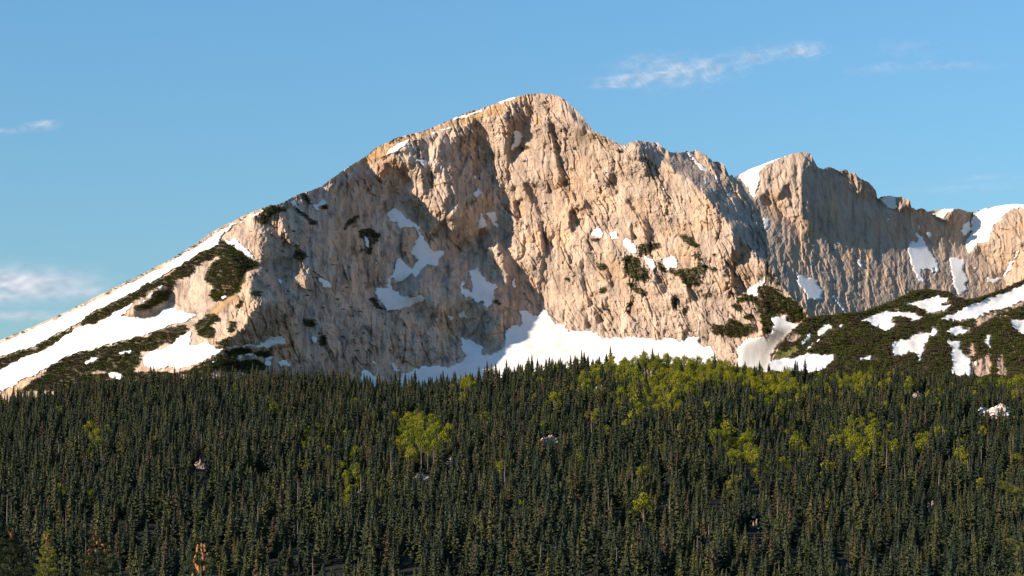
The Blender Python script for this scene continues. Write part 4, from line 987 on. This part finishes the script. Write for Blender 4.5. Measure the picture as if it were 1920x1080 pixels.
# the rest of the forest, past counting: one object of instanced trees
SPSET = set(sp_ind.tolist())
rest = np.array([i for i in range(len(TX)) if i not in SPSET and i not in leaf_ind and i not in DEAD])
coll = bpy.data.collections.new("forest_kinds")
for n_, (c, t, H, R_) in enumerate(SPRUCE + LEAFY):
    co = []; fa = []; base = 0
    me = bpy.data.meshes.new("forest_tree")
    vc = np.zeros(len(c.vertices) * 3, np.float32); c.vertices.foreach_get("co", vc); vt = np.zeros(len(t.vertices) * 3, np.float32); t.vertices.foreach_get("co", vt)
    lc = np.zeros(len(c.loops), np.int32); c.loops.foreach_get("vertex_index", lc); lt = np.zeros(len(t.loops), np.int32); t.loops.foreach_get("vertex_index", lt)
    me = mesh_np("forest_tree", np.concatenate([vc, vt]).reshape(-1, 3), np.concatenate([lc, lt + len(c.vertices)]).reshape(-1, 3), c.materials[0], False)
    me.materials.append(M_BARK)
    mi = np.zeros(len(me.polygons), np.int32); mi[len(lc) // 3:] = 1; me.polygons.foreach_set("material_index", mi)
    coll.objects.link(bpy.data.objects.new("kind_%02d" % n_, me))
pm = bpy.data.meshes.new("conifer_forest")
pm.vertices.add(len(rest)); pm.vertices.foreach_set("co", np.stack([TX, TY, TZ], 1)[rest].astype(np.float32).ravel())
kind_i = np.where(is_leaf, 6 + var % 4, var)[rest].astype(np.int32)
a = pm.attributes.new("kind", 'INT', 'POINT'); a.data.foreach_set("value", kind_i)
a = pm.attributes.new("turn", 'FLOAT_VECTOR', 'POINT'); v = np.zeros((len(rest), 3), np.float32); v[:, 2] = rng.random(len(rest)) * 6.283; v[:, :2] = rng.uniform(-.03, .03, (len(rest), 2)); a.data.foreach_set("vector", v.ravel())
a = pm.attributes.new("size", 'FLOAT_VECTOR', 'POINT'); v = np.repeat(SCL[rest][:, None], 3, 1).astype(np.float32); v[:, 2] *= rng.uniform(.92, 1.1, len(rest)); a.data.foreach_set("vector", v.ravel())
fo = obj("conifer_forest", pm)
tag(fo, "dense dark spruce forest covering the whole lower slope", "forest", kind="stuff")
ng = bpy.data.node_groups.new("forest", 'GeometryNodeTree')
ng.interface.new_socket("Geometry", in_out='INPUT', socket_type='NodeSocketGeometry'); ng.interface.new_socket("Geometry", in_out='OUTPUT', socket_type='NodeSocketGeometry')
gi = ng.nodes.new("NodeGroupInput"); go = ng.nodes.new("NodeGroupOutput"); ip = ng.nodes.new("GeometryNodeInstanceOnPoints"); ci = ng.nodes.new("GeometryNodeCollectionInfo")
ci.inputs["Collection"].default_value = coll; ci.inputs["Separate Children"].default_value = True; ci.inputs["Reset Children"].default_value = True
ip.inputs["Pick Instance"].default_value = True
def named(t, nm):
    n = ng.nodes.new("GeometryNodeInputNamedAttribute"); n.data_type = t; n.inputs[0].default_value = nm; return n.outputs[0]
ng.links.new(gi.outputs[0], ip.inputs["Points"]); ng.links.new(ci.outputs[0], ip.inputs["Instance"])
ng.links.new(named('INT', "kind"), ip.inputs["Instance Index"]); ng.links.new(named('FLOAT_VECTOR', "turn"), ip.inputs["Rotation"]); ng.links.new(named('FLOAT_VECTOR', "size"), ip.inputs["Scale"])
ng.links.new(ip.outputs[0], go.inputs[0])
md = fo.modifiers.new("trees", 'NODES'); md.node_group = ng
# ------------------------------------------------------------------ young spruces close to the camera
def needle_twig(m, wood, p, q, r, dens=150, ln=0.018, wd=0.009, rad=0.004):
    p = np.asarray(p, float); q = np.asarray(q, float); L = np.linalg.norm(q - p)
    if L < 1e-4: return
    d = (q - p) / L
    wood.tube([p, (p + q) / 2 + r.normal(size=3) * .004, q], [rad, rad * .8, rad * .4], 4)
    u = np.cross(d, [0.2, 0.3, 0.9]); u /= np.linalg.norm(u); w = np.cross(d, u)
    for k in range(int(1.7 * dens * L) + 5):
        t = r.random(); a = r.random() * 6.283; o = math.cos(a) * u + math.sin(a) * w
        dirn = o * .8 + d * .75 + np.array([0, 0, .25]); dirn /= np.linalg.norm(dirn)
        b = p + d * L * t; s = np.cross(dirn, r.normal(size=3)); s /= np.linalg.norm(s)
        l = ln * r.uniform(.7, 1.2)
        m.tri(b + s * wd * .5, b - s * wd * .5, b + dirn * l)
def cone_mesh(name, mat, L=0.12, R=0.021, seed=0):
    r = np.random.default_rng(seed); m = MB(); rows = 11; k = 9
    core = []
    for j in range(rows + 1):
        t = j / rows; core.append((0, 0, -L * t))
    m.tube(core, [max(.003, R * .8 * math.sin(math.pi * (0.12 + .86 * j / rows)) ** .6) for j in range(rows + 1)], k)
    for j in range(rows):
        t = (j + .3) / rows; rad = R * math.sin(math.pi * (0.12 + .84 * t)) ** .6
        for b in range(k):
            a = 6.283 * (b + .5 * (j % 2)) / k; d = np.array([math.cos(a), math.sin(a), 0]); s = np.array([-d[1], d[0], 0])
            z = -L * t
            m.quad(d * rad * .7 + [0, 0, z], d * rad * 1.05 - s * rad * .34 + [0, 0, z - L * .07], d * rad * 1.12 + [0, 0, z - L * .12], d * rad * 1.05 + s * rad * .34 + [0, 0, z - L * .07])
    return m.mesh(name, mat, True)
CONE_NEW = cone_mesh("cone", M_CONE, 0.135, 0.021, 1)
CONE_OLD = cone_mesh("cone", M_CONE_OLD, 0.10, 0.027, 2)
def near_spruce(px, py, d, seed, label, mat, cones, taper=.42, fine=1.0, needle=.018, gap=.15, cone_me=None, cone_s=1.0, maxrad=9.0, whorl=(5, 8)):
    r = np.random.default_rng(seed)
    x = (px - 960) / FPX * d; ztip = (HOR - py) / FPX * d; zg = float(ground_z(x, d)); H = ztip - zg
    root = bpy.data.objects.new("young_spruce", None); link(root); root.location = (x, d, zg)
    tag(root, label, "spruce")
    tr = MB(); tr.tube([(0, 0, -.3), (.02, 0, H * .5), (0, .01, H * .85), (0, 0, H)], [.012 * H + .02, .008 * H + .012, .012, .004], 8)
    obj("trunk", tr.mesh("near_trunk", M_BARK, True), root)
    fo = MB(); wood = MB()
    needle_twig(fo, wood, (0, 0, H - .28), (0, 0, H), r, 170, needle)
    z = H - .10
    while z > H - fine:
        rad = min(.05 + taper * (H - z), maxrad); nb = int(r.integers(*whorl)); a0 = r.random() * 6.28
        for b in range(nb):
            a = a0 + 6.283 * b / nb + r.uniform(-.3, .3); L = rad * r.uniform(.7, 1.15); dr = np.array([math.cos(a), math.sin(a), 0]); sd = np.array([-dr[1], dr[0], 0])
            zz = z + r.uniform(-.06, .06); up = r.uniform(.1, .55); p0 = np.array([0, 0, zz]); p1 = dr * L * .6 + [0, 0, zz + up * .4 * L]; p2 = dr * L + [0, 0, zz + up * L]
            needle_twig(fo, wood, p0, p1, r, 150, needle); needle_twig(fo, wood, p1, p2, r, 180, needle)
            for q in np.arange(.3, .95, .17):
                for sg in (-1, 1):
                    b0 = p0 + (p1 - p0) * min(1, q / .6) if q < .6 else p1 + (p2 - p1) * (q - .6) / .4
                    l2 = L * (.5 * (1 - q) + .12)
                    needle_twig(fo, wood, b0, b0 + (dr * .75 + sg * sd * .8 + [0, 0, r.uniform(-.2, .4)]) * l2, r, 150, needle, rad=.0025)
        z -= gap * r.uniform(.8, 1.2)
    while z > .3:                    # the lower boughs, as hanging sprays
        rad = min(.05 + taper * (H - z), 1.7, maxrad * 2.5); nb = 8; a0 = r.random() * 6.28
        for b in range(nb):
            a = a0 + 6.283 * b / nb; L = rad * r.uniform(.75, 1.1); dr = np.array([math.cos(a), math.sin(a), 0]); sd = np.array([-dr[1], dr[0], 0])
            wood.tube([(0, 0, z), dr * L * .5 + [0, 0, z - .06], dr * L + [0, 0, z - .1 * L]], [.012, .008, .003], 4)
            for q in np.arange(.15, 1.0, .09):
                for sg in (-1, 1):
                    b0 = dr * L * q + [0, 0, z - .1 * L * q]; l2 = .10 + L * .4 * (1 - q)
                    e = b0 + (dr * .7 + sg * sd * .9) * l2 + [0, 0, -.10 * l2]
                    fo.quad(b0, (b0 + e) / 2 + dr * .05, e, (b0 + e) / 2 - dr * .05 + [0, 0, -.03])
        z -= .2
    obj("foliage", fo.mesh("near_foliage", mat), root)
    obj("branches", wood.mesh("near_branches", M_BARK, True), root)
    for (cx, cy, tilt) in cones:
        c = obj("cone", cone_me, root)
        c.location = ((cx - px) / FPX * d, -r.uniform(.03, .10), (HOR - cy) / FPX * d - zg)
        c.rotation_euler = (r.uniform(-.25, .15), tilt, r.random() * 6.28); c.scale = (cone_s,) * 3
    return root
near_spruce(377, 1002, 28.0, 101, "young spruce top hung with a cluster of bright orange cones", M_NEAR,
            [(373, 1021, .10), (379, 1019, 0), (385, 1020, -.08), (381, 1036, .0), (369, 1041, .3), (390, 1037, -.2), (367, 1056, -.45), (373, 1060, -.2), (364, 1076, .25), (386, 1055, .1)], taper=.34, needle=.026, cone_me=CONE_NEW, cone_s=.70)
near_spruce(184, 992, 34.0, 102, "dark young spruce top crowded with small brown cones", M_NEAR,
            [(183, 996, .3), (187, 1000, -.5), (181, 1005, .6), (189, 1008, -.4), (184, 1014, .2), (178, 1022, .8), (172, 1029, .9), (168, 1036, .7), (192, 1020, -.7), (196, 1030, -.8), (166, 1052, .6), (190, 1050, -.3), (196, 1058, -.6), (180, 1030, .2), (175, 1045, .4)], taper=.40, needle=.03, gap=.10, cone_me=CONE_OLD, cone_s=.7)
near_spruce(89, 992, 40.0, 103, "slim yellowish young spruce top with a few brown buds", M_NEARY,
            [(90, 1006, .3), (93, 1012, -.4), (88, 1018, .2), (84, 1001, .5), (98, 1040, -.3)], taper=.26, needle=.03, gap=.12, cone_me=CONE_OLD, cone_s=.7)
near_spruce(18, 980, 38.0, 104, "broad dark young spruce top in the bottom left corner", M_NEAR, [(17, 992, .3), (22, 1000, -.3)], taper=.45, needle=.03, gap=.10, cone_me=CONE_OLD, cone_s=.7)
near_spruce(1992, 770, 14.0, 105, "near spruce at the right edge reaching pale green twigs into view", M_NEARY, [], taper=.62, fine=1.5, needle=.022, gap=.16, maxrad=.34, whorl=(4, 6))

# ------------------------------------------------------------------ thin high clouds, lying flat 6 km up
def cloud_material():
    m = bpy.data.materials.new("cirrus"); m.use_nodes = True; nt = m.node_tree; L = nt.links
    nt.nodes.remove(nt.nodes["Principled BSDF"])
    col = N(nt, "ShaderNodeVertexColor", layer_name="Col")
    df = N(nt, "ShaderNodeBsdfDiffuse"); df.inputs[0].default_value = (.9, .9, .9, 1)
    tl = N(nt, "ShaderNodeBsdfTranslucent"); tl.inputs[0].default_value = (.9, .88, .86, 1)
    ad = N(nt, "ShaderNodeMixShader"); ad.inputs[0].default_value = .7; L.new(df.outputs[0], ad.inputs[1]); L.new(tl.outputs[0], ad.inputs[2])
    tp = N(nt, "ShaderNodeBsdfTransparent"); mx = N(nt, "ShaderNodeMixShader")
    L.new(col.outputs[0], mx.inputs[0]); L.new(tp.outputs[0], mx.inputs[1]); L.new(ad.outputs[0], mx.inputs[2])
    L.new(mx.outputs[0], nt.nodes["Material Output"].inputs[0])
    return m
M_CLOUD = cloud_material()
CLOUDS = [
 ("feathery white cirrus streak right of the summit", [(1195, 150, 66, 12, -.07, .62), (1265, 135, 74, 24, -.08, .52), (1325, 130, 55, 22, -.08, .42), (1150, 160, 40, 7, -.05, .40), (1215, 122, 60, 18, -.05, .34)]),
 ("faint wispy cirrus puff above the second peak", [(1410, 106, 36, 17, -.1, .34), (1500, 95, 40, 13, -.06, .55), (1455, 98, 36, 14, -.1, .32)]),
 ("barely visible cirrus veil at the upper right", [(1660, 128, 60, 10, -.05, .20), (1780, 122, 90, 8, 0, .17), (1700, 92, 60, 18, 0, .12)]),
 ("soft pale cloud bank low over the left ridge", [(40, 532, 120, 26, .03, .85), (145, 546, 60, 14, .05, .55), (10, 512, 60, 16, 0, .5), (40, 592, 80, 9, .02, .42), (-120, 540, 140, 26, 0, .8), (-10, 555, 100, 16, 0, .6)]),
 ("small thin cloud wisp at the left edge", [(75, 236, 30, 7, -.05, .5), (8, 246, 24, 6, 0, .38)]),
 ("faint flat cloud streak above the snow dome", [(1800, 352, 110, 8, -.05, .18), (1860, 332, 80, 5, -.05, .16)]),
]
for ci_, (lab, blobs) in enumerate(CLOUDS):
    b = np.array([[c[0] - 2.3 * c[2], c[0] + 2.3 * c[2], c[1] - 2.4 * c[3], c[1] + 2.4 * c[3]] for c in blobs])
    cx = np.arange(b[:, 0].min(), b[:, 1].max(), 2.0); cy = np.arange(b[:, 2].min() - 4, b[:, 3].max() + 4, 1.5)
    CX, CY = np.meshgrid(cx, cy); den = np.zeros(CX.shape)
    for (x0, y0, sx, sy, an, am) in blobs:
        dx, dy = CX - x0, CY - y0; u = (dx * math.cos(an) + dy * math.sin(an)) / sx; v = (-dx * math.sin(an) + dy * math.cos(an)) / sy
        den = np.maximum(den, am * np.exp(-(u * u + v * v)))
    if ci_ == 3: st = 0.8 + 0.35 * fbm(CX / 70, CY / 16, 3, 110)
    else:
        st = 0.55 + 0.8 * fbm((CX + .5 * CY) / 34, (CY + .08 * CX) / 12, 4, 110 + ci_, .6) + 0.35 * fbm((CX - .9 * CY) / 7, CY / 22, 2, 120 + ci_)
    den = np.clip(den * np.clip(st, 0, 1.5) * 1.35 - 0.012, 0, 0.85)
    Yc = 6000.0 * FPX / (HOR - CY)
    co = place(CX, CY, Yc); co[..., 2] += 40 * fbm(CX / 60, CY / 20, 2, 130)
    idx = np.arange(CX.size).reshape(CX.shape)
    q = np.maximum(np.maximum(den[:-1, :-1], den[1:, :-1]), np.maximum(den[1:, 1:], den[:-1, 1:])) > 0.004
    f = np.stack([idx[:-1, :-1], idx[1:, :-1], idx[1:, 1:], idx[:-1, 1:]], -1)[q]
    used, inv = np.unique(f.ravel(), return_inverse=True)
    col = np.repeat(den.reshape(-1, 1)[used], 3, 1)
    o = obj("cloud", mesh_np("cloud", co.reshape(-1, 3)[used], inv.reshape(-1, 4), M_CLOUD, True, col))
    tag(o, lab, "cloud", kind="stuff")
